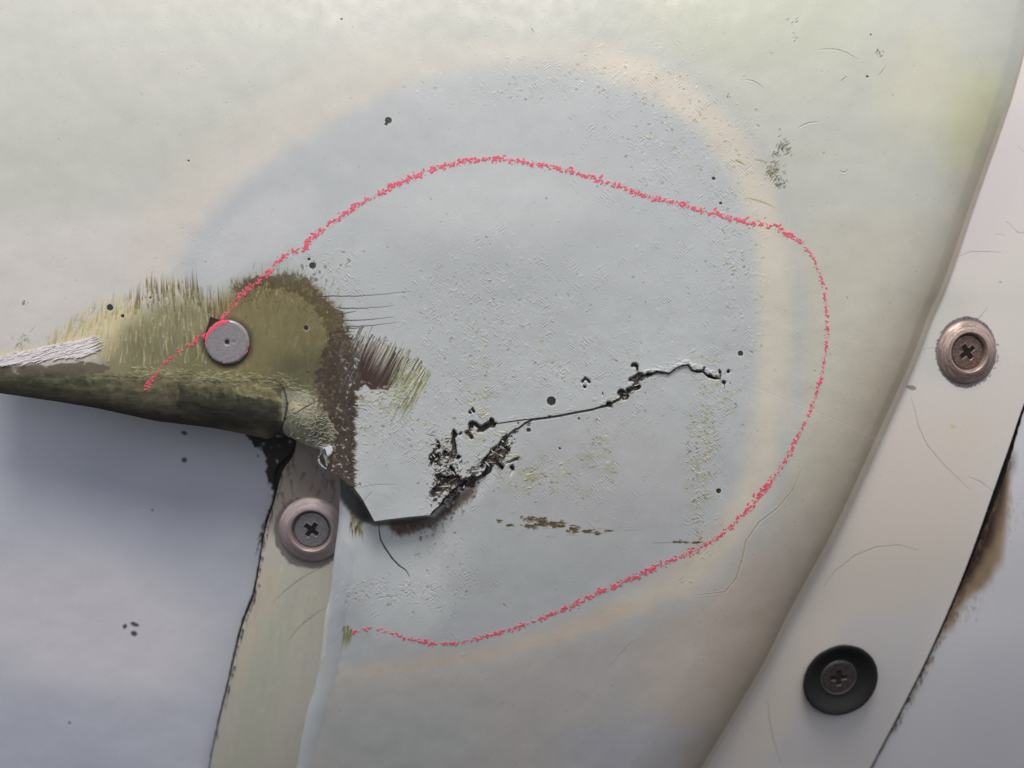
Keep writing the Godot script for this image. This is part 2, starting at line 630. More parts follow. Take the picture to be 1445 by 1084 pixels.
	var dark := rgb(92, 96, 104)
	# faint tonal mottling and wiping marks all over
	for i in 1700:
		var p := Vector2(rng.randf_range(-40, 1400), rng.randf_range(-40, 1120))
		var a := rng.randf_range(0, TAU)
		var l := rng.randf_range(5, 34)
		var c := pale if rng.randf() < 0.55 else rgb(150, 152, 150)
		cv.stroke(p, p + Vector2(l, 0).rotated(a), rng.randf_range(0.6, 1.6), 0.5, c, rng.randf_range(0.05, 0.22), 0.02, rng.randf_range(-0.06, 0.06))
	for i in 1500:
		var p := Vector2(rng.randf_range(-40, 1400), rng.randf_range(-40, 1120))
		var r := rng.randf_range(0.5, 1.3)
		cv.stroke(p, p + Vector2(r, 0), r * 1.6, r, rgb(110, 112, 104) if rng.randf() < 0.7 else pale, rng.randf_range(0.1, 0.4), 0.3, -0.08)
	# scuffed cross-hatch of the glass cloth showing through the filler
	var zones := [
		[Vector2(680, 420), Vector2(75, 45), 380, 0.9, 0.12], [Vector2(700, 500), Vector2(60, 38), 200, 0.7, 0.2], [Vector2(930, 440), Vector2(80, 70), 260, 0.55, 0.1],
		[Vector2(800, 520), Vector2(60, 22), 170, 0.8, 0.15], [Vector2(950, 200), Vector2(55, 60), 320, 0.75, 0.35], [Vector2(820, 110), Vector2(70, 22), 130, 0.6, 0.4],
		[Vector2(1030, 340), Vector2(22, 70), 200, 0.7, 0.35], [Vector2(990, 660), Vector2(13, 60), 240, 0.9, 0.8], [Vector2(1015, 560), Vector2(18, 30), 100, 0.8, 0.7],
		[Vector2(760, 675), Vector2(45, 16), 160, 0.9, 0.75], [Vector2(845, 640), Vector2(16, 35), 110, 0.75, 0.7], [Vector2(560, 600), Vector2(60, 35), 300, 0.8, 0.5],
		[Vector2(672, 570), Vector2(14, 40), 120, 0.9, 0.7], [Vector2(620, 780), Vector2(28, 50), 120, 0.7, 0.5], [Vector2(560, 830), Vector2(70, 14), 150, 0.8, 0.4],
		[Vector2(470, 380), Vector2(25, 22), 120, 0.8, 0.4], [Vector2(690, 130), Vector2(60, 18), 80, 0.4, 0.4], [Vector2(1150, 110), Vector2(90, 80), 90, 0.4, 0.2],
		[Vector2(1140, 480), Vector2(20, 70), 80, 0.4, 0.1], [Vector2(640, 640), Vector2(25, 30), 150, 0.9, 0.5], [Vector2(900, 560), Vector2(20, 30), 90, 0.7, 0.3],
		[Vector2(580, 540), Vector2(20, 40), 60, 0.6, 0.6], [Vector2(290, 345), Vector2(18, 14), 50, 0.5, 0.1], [Vector2(650, 330), Vector2(160, 80), 160, 0.35, 0.1]]
	for z in zones:
		var c0 := q(z[0])
		for i in int(z[2] * 2.2):
			var p := c0 + Vector2(rng.randfn() * z[1].x, rng.randfn() * z[1].y)
			if n_mid.get_noise_2d(p.x * 1.4, p.y * 1.4) < rng.randf_range(-0.3, 0.15):
				continue
			var a := (0.75 if rng.randf() < 0.6 else -0.6) + rng.randfn() * 0.16
			var l := rng.randf_range(2.5, 8)
			var e := Vector2(l, 0).rotated(a)
			var s: float = z[3] * (0.25 + 0.75 * rng.randf() ** 2.0)
			var hue := pale
			if rng.randf() < z[4]:
				hue = rgb(178, 180, 130) if rng.randf() < 0.6 else rgb(214, 206, 178)
			cv.stroke(p, p + e, rng.randf_range(0.9, 2.2), 0.7, hue, 0.5 * s, 0.2 * s, 0.2 * s)
			if rng.randf() < 0.6:
				var k := Vector2(0.6, 2.0)
				cv.stroke(p + k, p + e * rng.randf_range(0.3, 0.9) + k, rng.randf_range(0.7, 1.4), 0.5, dark, 0.5 * s * s, 0.25 * s, -0.22 * s)
			if rng.randf() < 0.025:
				cv.stroke(p, p + e * 0.4, 1.8, 1.2, rgb(66, 66, 66), 0.8 * s, 0.5, -0.3)
			if z[4] > 0.6 and rng.randf() < 0.12:
				cv.blot(p, rng.randf_range(5, 10), rng.randf_range(3, 6), rng.randf_range(-0.5, 0.5), rgb(160, 162, 122), 0.16, 5.0)
	# sets of parallel hatching where the sanding has cut into the weave
	for z in zones:
		var c0 := q(z[0])
		for i in int(z[2] * (0.17 if z[3] > 0.5 else 0.0)):
			var p := c0 + Vector2(rng.randfn() * z[1].x, rng.randfn() * z[1].y) * 1.1
			var a := (0.78 if rng.randf() < 0.65 else -0.62) + rng.randfn() * 0.05
			var l := rng.randf_range(4, 10)
			var s: float = rng.randf_range(0.15, 0.5) * z[3]
			for k in rng.randi_range(3, 7):
				var p1 := p + Vector2(0, k * 2.3).rotated(a) + Vector2(rng.randfn() * 0.8, rng.randfn() * 0.4)
				cv.stroke(p1, p1 + Vector2(l * rng.randf_range(0.5, 1.2), 0).rotated(a), 1.2, 0.7, pale, s, s * 0.4, 0.22)
				p1 += Vector2(0, 1.1).rotated(a)
				cv.stroke(p1, p1 + Vector2(l * rng.randf_range(0.4, 1.0), 0).rotated(a), 1.1, 0.6, rgb(118, 122, 132), s * 0.9, s * 0.4, -0.22)
	# raised blisters under the paint, in clusters
	for z in [[Vector2(960, 190), Vector2(52, 55), 430, 0.4], [Vector2(830, 112), Vector2(75, 18), 190, 0.45], [Vector2(690, 132), Vector2(50, 14), 70, 0.3], [Vector2(1040, 330), Vector2(18, 75), 260, 0.4], [Vector2(1052, 420), Vector2(14, 50), 120, 0.4], [Vector2(680, 430), Vector2(68, 42), 420, 0.15], [Vector2(720, 500), Vector2(55, 24), 190, 0.2], [Vector2(820, 520), Vector2(55, 20), 200, 0.2], [Vector2(930, 430), Vector2(60, 60), 170, 0.15], [Vector2(988, 650), Vector2(11, 55), 240, 0.8], [Vector2(1015, 560), Vector2(14, 24), 90, 0.7], [Vector2(755, 672), Vector2(40, 13), 150, 0.75], [Vector2(845, 635), Vector2(14, 28), 90, 0.7], [Vector2(550, 595), Vector2(50, 28), 300, 0.5], [Vector2(674, 570), Vector2(10, 36), 110, 0.75], [Vector2(612, 780), Vector2(20, 45), 110, 0.5], [Vector2(550, 835), Vector2(60, 9), 120, 0.35], [Vector2(474, 385), Vector2(20, 18), 90, 0.4], [Vector2(640, 625), Vector2(25, 25), 110, 0.5]]:
		var c0 := q(z[0])
		for i in int(z[2] * 1.7):
			var p := c0 + Vector2(rng.randfn() * z[1].x, rng.randfn() * z[1].y)
			if n_mid.get_noise_2d(p.x * 1.4, p.y * 1.4) < rng.randf_range(-0.2, 0.2):
				continue
			blister(cv, p, 1.0 + 2.4 * rng.randf() ** 3.0, rng.randf_range(-0.3, 0.5), (0.75 if rng.randf() < 0.6 else -0.6) + rng.randfn() * 0.2)
			if rng.randf() < 0.4:
				continue
			if rng.randf() < z[3]:
				cv.blot(p, rng.randf_range(1.2, 3.2), rng.randf_range(0.8, 1.8), rng.randf_range(-0.8, 0.8), [rgb(172, 170, 118), rgb(208, 203, 172), rgb(146, 148, 104), rgb(116, 116, 98)][rng.randi() % 4], rng.randf_range(0.2, 0.7), 1.5)
			elif rng.randf() < 0.35:
				cv.blot(p, rng.randf_range(1.0, 2.6), rng.randf_range(0.6, 1.2), rng.randf_range(-0.8, 0.8), pale if rng.randf() < 0.6 else rgb(136, 140, 150), rng.randf_range(0.15, 0.5), 1.2)
	for l in [[Vector2(1155, 70), Vector2(1210, 84), 0.12], [Vector2(1052, 112), Vector2(1078, 125), 0.1], [Vector2(1186, 116), Vector2(1196, 108), 0.1], [Vector2(1240, 107), Vector2(1249, 95), 0.0], [Vector2(1125, 182), Vector2(1155, 172), 0.1], [Vector2(1184, 240), Vector2(1197, 238), -0.3], [Vector2(750, 40), Vector2(752, 46), 0.0]]:
		cv.path(qs(along(l[0], l[1], 6, l[2])), 1.4, rgb(116, 118, 116), 0.6, -0.3)
		cv.path(qs(along(l[0] + Vector2(0, 2), l[1] + Vector2(0, 2), 6, l[2])), 1.4, pale, 0.4, 0.2)

	paint_olive(cv)
	paint_marks(cv)
	paint_breaks(cv)
	return cv

func blister(cv: Canvas, p: Vector2, r: float, high: float, turn: float):
	var c := cv.t(p)
	var rr := r * cv.k
	var n := int(rr * 1.8) + 1
	for y in range(-n, n + 1):
		for x in range(-n, n + 1):
			var v := Vector2(x, y).rotated(turn)
			var d := (v.x * v.x * 0.45 + v.y * v.y * 1.5) / (rr * rr)
			if d < 1.0:
				cv.dot(int(c.x) + x, int(c.y) + y, Color.BLACK, 0.0, high * (1.0 - d) * 0.55)

# fine mottling of a whole painted surface
func grain(cv: Canvas, seed_n: int, freq: float, strength: float):
	var f := FastNoiseLite.new()
	f.seed = seed_n
	f.frequency = freq
	f.fractal_octaves = 3
	var nb := f.get_image(cv.w, cv.h, false, false, false).get_data()
	var b := cv.img.get_data()
	for i in nb.size():
		var v := int((nb[i] - 128) * strength / 128.0)
		var k := i * 3
		b[k] = clampi(b[k] + v, 0, 255)
		b[k + 1] = clampi(b[k + 1] + v, 0, 255)
		b[k + 2] = clampi(b[k + 2] + v, 0, 255)
	cv.img = Image.create_from_data(cv.w, cv.h, false, Image.FORMAT_RGB8, b)

func paint_olive(cv: Canvas):
	var olive := rgb(118, 110, 76)
	var brown := rgb(82, 72, 50)
	var umber := rgb(62, 50, 44)
	# body of the stain
	cv.poly(qs([Vector2(136, 520), Vector2(150, 498), Vector2(168, 470), Vector2(190, 446), Vector2(206, 440), Vector2(240, 426), Vector2(275, 424), Vector2(305, 434), Vector2(330, 408), Vector2(352, 396), Vector2(385, 396), Vector2(425, 396), Vector2(448, 420), Vector2(470, 440), Vector2(482, 470), Vector2(488, 500), Vector2(486, 560), Vector2(470, 640), Vector2(380, 640), Vector2(200, 610), Vector2(60, 580), Vector2(40, 530)]), rgb(130, 125, 96), 0.95, 26.0)
	cv.poly(qs([Vector2(320, 418), Vector2(380, 396), Vector2(430, 400), Vector2(470, 445), Vector2(478, 520), Vector2(470, 560), Vector2(330, 545), Vector2(250, 535), Vector2(290, 470)]), olive, 0.85, 24.0)
	cv.poly(qs([Vector2(385, 500), Vector2(470, 480), Vector2(480, 560), Vector2(440, 565), Vector2(390, 550)]), rgb(92, 90, 64), 0.75, 34.0)
	for i in 420:
		var p := Vector2(rng.randf_range(170, 480), rng.randf_range(405, 550))
		if p.x < 210 and p.y < 450:
			continue
		cv.stroke(q(p), q(p + Vector2(rng.randfn() * 4.0, rng.randf_range(8, 34))), rng.randf_range(3, 9), 1.5, [rgb(140, 132, 92), rgb(104, 98, 66), rgb(126, 114, 80), rgb(96, 92, 70), rgb(150, 146, 110)][rng.randi() % 5], rng.randf_range(0.06, 0.24), 0.02)
	cv.blot(q(Vector2(432, 528)), 40, 34, 0.2, rgb(80, 80, 60), 0.6, 40.0)
	cv.blot(q(Vector2(250, 500)), 70, 26, 0.0, rgb(112, 112, 84), 0.6, 30.0)
	for i in 300:
		var x := 160.0 + 150.0 * rng.randf()
		var y := rng.randf_range(400, 500)
		if y < 560.0 - x * 0.62 or n_mid.get_noise_2d(x * 1.2, y * 0.5) < -0.05:
			continue
		cv.stroke(q(Vector2(x, y)), q(Vector2(x + rng.randfn() * 4.0, y + rng.randf_range(6, 22))), rng.randf_range(1.2, 3.6), 0.8, [rgb(196, 190, 144), rgb(176, 172, 120), rgb(160, 160, 120), rgb(206, 198, 160), rgb(96, 92, 62)][rng.randi() % 5], rng.randf_range(0.15, 0.55), 0.04, rng.randfn() * 0.06)
	for i in 260:
		var a := rng.randf() * TAU
		var p := Vector2(400, 470) + Vector2(cos(a) * 82, sin(a) * 80) * sqrt(rng.randf())
		cv.stroke(q(p), q(p + Vector2(rng.randfn() * 3.0, rng.randf_range(-22, 22))), rng.randf_range(2, 8), 1.0, [rgb(136, 128, 84), rgb(104, 100, 68), rgb(124, 110, 72), rgb(90, 88, 66), rgb(148, 140, 100)][rng.randi() % 5], rng.randf_range(0.08, 0.3), 0.02, rng.randfn() * 0.06)
	# brown scorched rim at its upper and outer side
	cv.poly(qs([Vector2(332, 412), Vector2(348, 394), Vector2(400, 386), Vector2(434, 394), Vector2(460, 425), Vector2(482, 440), Vector2(490, 490), Vector2(470, 500), Vector2(455, 450), Vector2(420, 414), Vector2(370, 406)]), brown, 0.85, 6.0, 1.1, 0.0, 2.0)
	# lip below: dark mottle with pale islands, and the underside's shade painted in
	cv.poly(qs([Vector2(-60, 532), Vector2(130, 534), Vector2(250, 540), Vector2(330, 548), Vector2(396, 545), Vector2(404, 630), Vector2(360, 630), Vector2(200, 612), Vector2(-60, 580)]), rgb(94, 91, 74), 0.92, 9.0, 0.5)
	cv.poly(qs([Vector2(-60, 556), Vector2(120, 566), Vector2(300, 590), Vector2(330, 640), Vector2(-60, 640)]), rgb(54, 51, 44), 0.85, 14.0)
	cv.poly(qs([Vector2(240, 542), Vector2(320, 550), Vector2(390, 566), Vector2(392, 590), Vector2(330, 604), Vector2(250, 580)]), rgb(60, 59, 48), 0.85, 10.0, 0.4)
	cv.poly(qs([Vector2(325, 548), Vector2(360, 543), Vector2(388, 552), Vector2(398, 568), Vector2(370, 562), Vector2(340, 560)]), rgb(172, 160, 112), 0.9, 5.0, 1.0, 0.1, 2.0)
	cv.poly(qs([Vector2(350, 600), Vector2(386, 592), Vector2(392, 604), Vector2(378, 618), Vector2(358, 612)]), rgb(126, 118, 84), 0.5, 10.0)
	cv.poly(qs([Vector2(-60, 520), Vector2(130, 512), Vector2(160, 520), Vector2(120, 534), Vector2(-60, 538)]), rgb(98, 90, 76), 0.9, 5.0, 1.0)
	for i in 60:
		var x := rng.randf_range(-40, 395)
		var p := q(Vector2(x, rng.randf_range(528, 552) + maxf(0, x) * 0.02))
		cv.blot(p, rng.randf_range(3, 14), rng.randf_range(1.5, 4), 0.1, [rgb(46, 46, 42), rgb(150, 150, 110), rgb(116, 120, 84), rgb(60, 54, 44)][rng.randi() % 4], rng.randf_range(0.15, 0.45), 4.0, 0.4, rng.randf_range(-0.06, 0.06), 2.0)
	for i in 520:
		var x := rng.randf_range(-50, 394)
		var y := lerpf(530, 552, maxf(0, x) / 400.0) + rng.randf() * lerpf(22, 62, maxf(0, x) / 400.0)
		var t2 := (y - 530) / 70.0
		var tone: Color = [rgb(116, 112, 88), rgb(88, 84, 68), rgb(128, 118, 96), rgb(72, 70, 58), rgb(104, 108, 82), rgb(140, 132, 104)][rng.randi() % 6]
		if x > 235 and x < 385 and y > 548 and rng.randf() < 0.7:
			tone = [rgb(52, 52, 42), rgb(66, 66, 54), rgb(46, 44, 38)][rng.randi() % 3]
		cv.stroke(q(Vector2(x, y)), q(Vector2(x, y) + Vector2(rng.randf_range(8, 40), rng.randf_range(-2, 7))), rng.randf_range(2, 7), 0.8, tone, rng.randf_range(0.1, 0.42) * (1.0 - 0.5 * clampf(t2, 0, 1)), 0.04, rng.randfn() * 0.03)
	for i in 240:
		var x := rng.randf_range(120, 392)
		var y := lerpf(520, 536, x / 400.0) + rng.randf_range(0, 24)
		cv.stroke(q(Vector2(x, y)), q(Vector2(x, y) + Vector2(rng.randf_range(-4, 6), rng.randf_range(6, 26))), rng.randf_range(3, 8), 1.0, [rgb(124, 118, 86), rgb(112, 108, 82), rgb(134, 130, 100), rgb(100, 100, 72)][rng.randi() % 4], rng.randf_range(0.15, 0.5), 0.02)
	cv.blot(q(Vector2(330, 590)), 60, 16, 0.16, rgb(44, 42, 35), 0.7, 12.0)
	cv.blot(q(Vector2(384, 606)), 16, 14, 0.3, rgb(52, 49, 40), 0.6, 10.0)
	# pale crusty band between face and lip
	for i in 420:
		var x := rng.randf_range(180, 470)
		var p := q(Vector2(x, 528 + (x - 250) * 0.06 + rng.randfn() * 6.0 + (maxf(0, x - 395) * 0.5)))
		cv.stroke(p, p + Vector2(rng.randf_range(4, 13), 0).rotated(rng.randf_range(-0.5, 0.6)), 2.0, 0.8, [rgb(166, 166, 122), rgb(148, 156, 112), rgb(190, 184, 150), rgb(84, 88, 70)][rng.randi() % 4], rng.randf_range(0.25, 0.7), 0.1, 0.15)
	var seam := smooth_list([Vector2(130, 532), Vector2(200, 533), Vector2(260, 535), Vector2(320, 540), Vector2(370, 535), Vector2(392, 540), Vector2(402, 556), Vector2(408, 575)], 4.0)
	for i in seam.size() - 1:
		var a := 0.25 + 0.6 * n_mid.get_noise_1d(i * 9.0)
		if a > 0.05:
			cv.stroke(q(seam[i] + Vector2(rng.randfn(), rng.randfn())), q(seam[i + 1] + Vector2(rng.randfn(), rng.randfn())), rng.randf_range(1.0, 3.2), rng.randf_range(0.8, 2.0), rgb(44, 44, 36), a * 0.7, a * 0.6, -0.2)
	# tuft of frayed resin beside the tear
	cv.poly(qs([Vector2(396, 552), Vector2(420, 552), Vector2(446, 560), Vector2(462, 582), Vector2(474, 612), Vector2(474, 645), Vector2(452, 636), Vector2(398, 618)]), rgb(146, 146, 128), 0.95, 6.0, 0.7, 0.0, 2.0)
	for i in 700:
		var p := q(Vector2(rng.randf_range(398, 470), rng.randf_range(555, 634)))
		var a := rng.randf_range(-2.2, -0.6)
		cv.stroke(p, p + Vector2(rng.randf_range(3, 9), 0).rotated(a), 1.5, 0.6, [rgb(168, 168, 146), rgb(72, 72, 62), rgb(140, 140, 122), rgb(98, 100, 88)][rng.randi() % 4], rng.randf_range(0.15, 0.5), 0.05, rng.randf_range(-0.08, 0.1))
	cv.poly(qs([Vector2(404, 572), Vector2(414, 567), Vector2(430, 572), Vector2(424, 580), Vector2(408, 584)]), rgb(176, 166, 138), 0.8, 3.0, 0.7, 0.2, 2.0)
	cv.path(qs([Vector2(404, 590), Vector2(420, 581), Vector2(436, 572), Vector2(450, 565)]), 1.6, rgb(36, 36, 30), 0.85, -0.4)
	cv.path(qs([Vector2(400, 548), Vector2(405, 570), Vector2(400, 592), Vector2(390, 612)]), 4.0, rgb(36, 34, 29), 0.6, -0.3)
	# dark brown column where the top layer has gone
	cv.poly(qs([Vector2(468, 470), Vector2(484, 462), Vector2(496, 480), Vector2(516, 486), Vector2(530, 510), Vector2(528, 530), Vector2(514, 540), Vector2(503, 552), Vector2(506, 562), Vector2(500, 580), Vector2(498, 600), Vector2(497, 690), Vector2(478, 676), Vector2(458, 662), Vector2(474, 640), Vector2(472, 600), Vector2(452, 566), Vector2(446, 530)]), umber, 0.95, 12.0, 1.3, -0.2, 3.5)
	for i in 260:
		var s := rng.randf()
		var p := Vector2(lerpf(474, 470, s) - 26.0 * sin(PI * s) * 0.8 + rng.randfn() * 6.0, lerpf(470, 650, s))
		cv.stroke(q(p), q(p + Vector2(rng.randfn() * 5, rng.randf_range(3, 13))), rng.randf_range(1.5, 4.5), 0.8, [umber, rgb(84, 76, 56), rgb(104, 96, 68), rgb(70, 62, 50)][rng.randi() % 4], rng.randf_range(0.2, 0.7), 0.1, rng.randfn() * 0.1)
	cv.poly(qs([Vector2(510, 486), Vector2(535, 480), Vector2(556, 492), Vector2(566, 508), Vector2(562, 534), Vector2(548, 552), Vector2(522, 550), Vector2(508, 530)]), rgb(60, 44, 40), 0.97, 4.0, 0.5, -0.15)
	for i in 260:
		var y := rng.randf_range(560, 690)
		var x := 497.0 + n_mid.get_noise_2d(0, y * 3.0) * 6.0
		var p := q(Vector2(x + rng.randf_range(-6, 2), y))
		cv.stroke(p, p + Vector2(rng.randf_range(3, 8), rng.randfn() * 1.5), 2.0, 0.7, rgb(56, 48, 40), 0.8, 0.3, -0.1)
	for i in 160:
		var p := q(Vector2(rng.randf_range(470, 500), rng.randf_range(500, 680)))
		cv.stroke(p, p + Vector2(rng.randfn() * 3, rng.randf_range(3, 12)), 1.6, 0.7, [rgb(88, 74, 64), rgb(70, 62, 62), rgb(44, 38, 34), rgb(78, 66, 46)][rng.randi() % 4], 0.5, 0.1, rng.randfn() * 0.1)
	# smeared hairs fanning out of the dark patch
	for i in 330:
		var s := rng.randf()
		var c := Vector2(lerpf(500, 606, s), lerpf(472, 530, s * s)) + Vector2(rng.randfn() * 3, rng.randfn() * 5)
		var a := 2.05 + (s - 0.5) * 0.14 + rng.randfn() * 0.05
		var l := lerpf(14, 66, sqrt(s)) * rng.randf_range(0.5, 1.0)
		var col: Color = [rgb(186, 190, 192), rgb(70, 60, 56), rgb(196, 198, 176), rgb(152, 148, 112)][mini(3, int(rng.randf() * (2.0 + 2.2 * s)))]
		cv.stroke(q(c), q(c + Vector2(l, 0).rotated(a)), rng.randf_range(0.7, 1.9), 0.5, col, rng.randf_range(0.4, 0.9), 0.25, rng.randfn() * 0.12)
	for i in 200:
		var c := Vector2(rng.randf_range(556, 608), rng.randf_range(520, 575))
		if c.x + (c.y - 520) * 0.5 > 612 or c.x + (c.y - 520) * 0.5 < 560:
			continue
		var e := Vector2(rng.randf_range(8, 34), 0).rotated(2.06 + rng.randfn() * 0.05)
		cv.stroke(q(c), q(c + e), 1.6, 0.5, [rgb(120, 124, 78), rgb(196, 198, 168), rgb(94, 92, 66), rgb(170, 174, 140)][rng.randi() % 4], 0.75, 0.3, rng.randfn() * 0.1)
	for i in 60:
		var c := Vector2(rng.randf_range(482, 512), rng.randf_range(478, 540))
		cv.stroke(q(c), q(c + Vector2(rng.randf_range(8, 22), 0).rotated(2.05)), 1.2, 0.5, rgb(150, 152, 160), 0.35, 0.1)
	for i in 150:
		var s := rng.randf()
		var c := Vector2(lerpf(500, 572, s), lerpf(560, 548, s) + rng.randfn() * 9.0 + 6.0)
		cv.stroke(q(c), q(c + Vector2(rng.randf_range(3, 11), 0).rotated(rng.randf_range(-0.9, 0.9))), rng.randf_range(1.5, 3.6), 0.8, [rgb(190, 190, 160), rgb(196, 200, 206), rgb(172, 178, 188), rgb(170, 168, 126), rgb(120, 118, 100)][rng.randi() % 5], rng.randf_range(0.3, 0.8), 0.2, rng.randf_range(0.0, 0.3))
	# upright hairs along the top of the stain
	for i in 760:
		var s := rng.randf()
		var x := lerpf(60, 470, s)
		var top := 470.0
		if x < 130:
			top = lerpf(480, 428, (x - 60) / 70.0)
		elif x < 205:
			top = lerpf(430, 408, (x - 130) / 75.0)
		elif x < 280:
			top = 396.0
		elif x < 325:
			top = 416.0
		elif x < 430:
			top = 396.0
		else:
			top = lerpf(398, 442, (x - 430) / 40.0)
		var y := top + absf(rng.randfn()) * 16.0 - 3.0
		var up := rng.randf_range(8, 30) if rng.randf() < 0.9 else rng.randf_range(28, 46)
		var lean := lerpf(0.45, -0.12, clampf((x - 60) / 200.0, 0, 1)) + rng.randfn() * 0.09
		up *= 0.65 + 0.9 * maxf(-0.3, n_mid.get_noise_1d(x * 2.2))
		if x > 325:
			up *= 0.45
			lean = rng.randfn() * 0.35
		var pick := rng.randf()
		var col := olive.lerp(brown, pick)
		if x < 190:
			col = [rgb(196, 178, 118), rgb(150, 148, 92), rgb(208, 196, 158), rgb(132, 124, 96), rgb(206, 188, 132), rgb(160, 164, 130)][rng.randi() % 6]
		elif pick < 0.3:
			col = rgb(172, 158, 100)
		elif x > 325 and pick < 0.75:
			col = brown
		var hard := rng.randf_range(0.3, 0.85) * (0.75 if x < 190 else 1.0)
		cv.stroke(q(Vector2(x, y + up * 0.6)), q(Vector2(x, y) + Vector2(lean, -1.0) * up * 0.7), rng.randf_range(0.9, 2.4), 0.4, col, hard, hard * 0.2, 0.03)
	for i in 420:
		var x := rng.randf_range(60, 300)
		var y := rng.randf_range(425, 515)
		if x < 130 and y < 560 - x:
			continue
		var l := rng.randf_range(7, 26)
		var lean := lerpf(0.7, -0.05, clampf((x - 60) / 150.0, 0, 1))
		var col: Color = [rgb(190, 186, 140), rgb(206, 200, 150), rgb(150, 150, 106), rgb(176, 176, 158), rgb(104, 100, 66)][rng.randi() % 5]
		if x < 170:
			col = [rgb(208, 190, 128), rgb(200, 190, 96), rgb(214, 206, 190), rgb(170, 150, 112), rgb(140, 144, 104)][rng.randi() % 5]
		cv.stroke(q(Vector2(x, y)), q(Vector2(x, y) + Vector2(lean, -1.0) * l), rng.randf_range(1.0, 2.6), 0.5, col, rng.randf_range(0.2, 0.6), 0.05, 0.05)
	# tufted brown rim on the outer side
	var brim := smooth_list([Vector2(330, 414), Vector2(348, 396), Vector2(372, 400), Vector2(400, 390), Vector2(430, 396), Vector2(452, 420), Vector2(476, 440), Vector2(486, 468), Vector2(492, 500)], 1.0)
	for i in 620:
		var k := rng.randi_range(0, brim.size() - 2)
		var out := (brim[k + 1] - brim[k]).orthogonal().normalized()
		var c := brim[k] - out * (absf(rng.randfn()) * 17.0 - 5.0)
		var l := rng.randf_range(3, 11)
		cv.stroke(q(c), q(c + out.rotated(rng.randfn() * 0.5) * l), rng.randf_range(1.6, 3.6), 0.6, [brown, rgb(96, 84, 58), rgb(70, 60, 44), rgb(114, 104, 72), rgb(104, 92, 76)][rng.randi() % 5], rng.randf_range(0.15, 0.7), 0.1, rng.randfn() * 0.05)
	# small fibres standing off the stain over the blue paint
	for l in [[Vector2(448, 418), Vector2(579, 411)], [Vector2(478, 435), Vector2(556, 431)], [Vector2(480, 443), Vector2(502, 439)], [Vector2(484, 452), Vector2(556, 447)], [Vector2(486, 461), Vector2(558, 455)], [Vector2(488, 463), Vector2(514, 462)]]:
		var pts := along(l[0], l[1], 12, -0.02)
		var out := PackedVector2Array()
		for p in pts:
			out.append(q(p + Vector2(0, rng.randfn() * 0.35)))
		for i in 12:
			cv.stroke(out[i], out[i + 1], lerpf(1.5, 0.7, i / 12.0), lerpf(1.5, 0.7, i / 12.0), rgb(70, 66, 64), lerpf(0.95, 0.4, i / 12.0), lerpf(0.95, 0.4, i / 12.0), -0.2)
	for i in 22:
		var x := rng.randf_range(350, 480)
		var y := rng.randf_range(375, 410) + maxf(0, x - 440) * 0.9
		cv.stroke(q(Vector2(x, y)), q(Vector2(x + rng.randf_range(-2, 5), y - rng.randf_range(8, 26))), 1.1, 0.4, rgb(90, 84, 70), 0.6, 0.2)
	# gouge beside the rivet
	cv.poly(qs([Vector2(297, 447), Vector2(310, 452), Vector2(316, 462), Vector2(296, 470), Vector2(290, 490), Vector2(287, 480)]), rgb(26, 24, 20), 0.95, 3.0, 0.4, -0.5)
	cv.blot(q(Vector2(321, 484)), 37, 36, 0, rgb(46, 43, 34), 0.6, 7.0)  # shade round the rivet head, painted as a dark ring

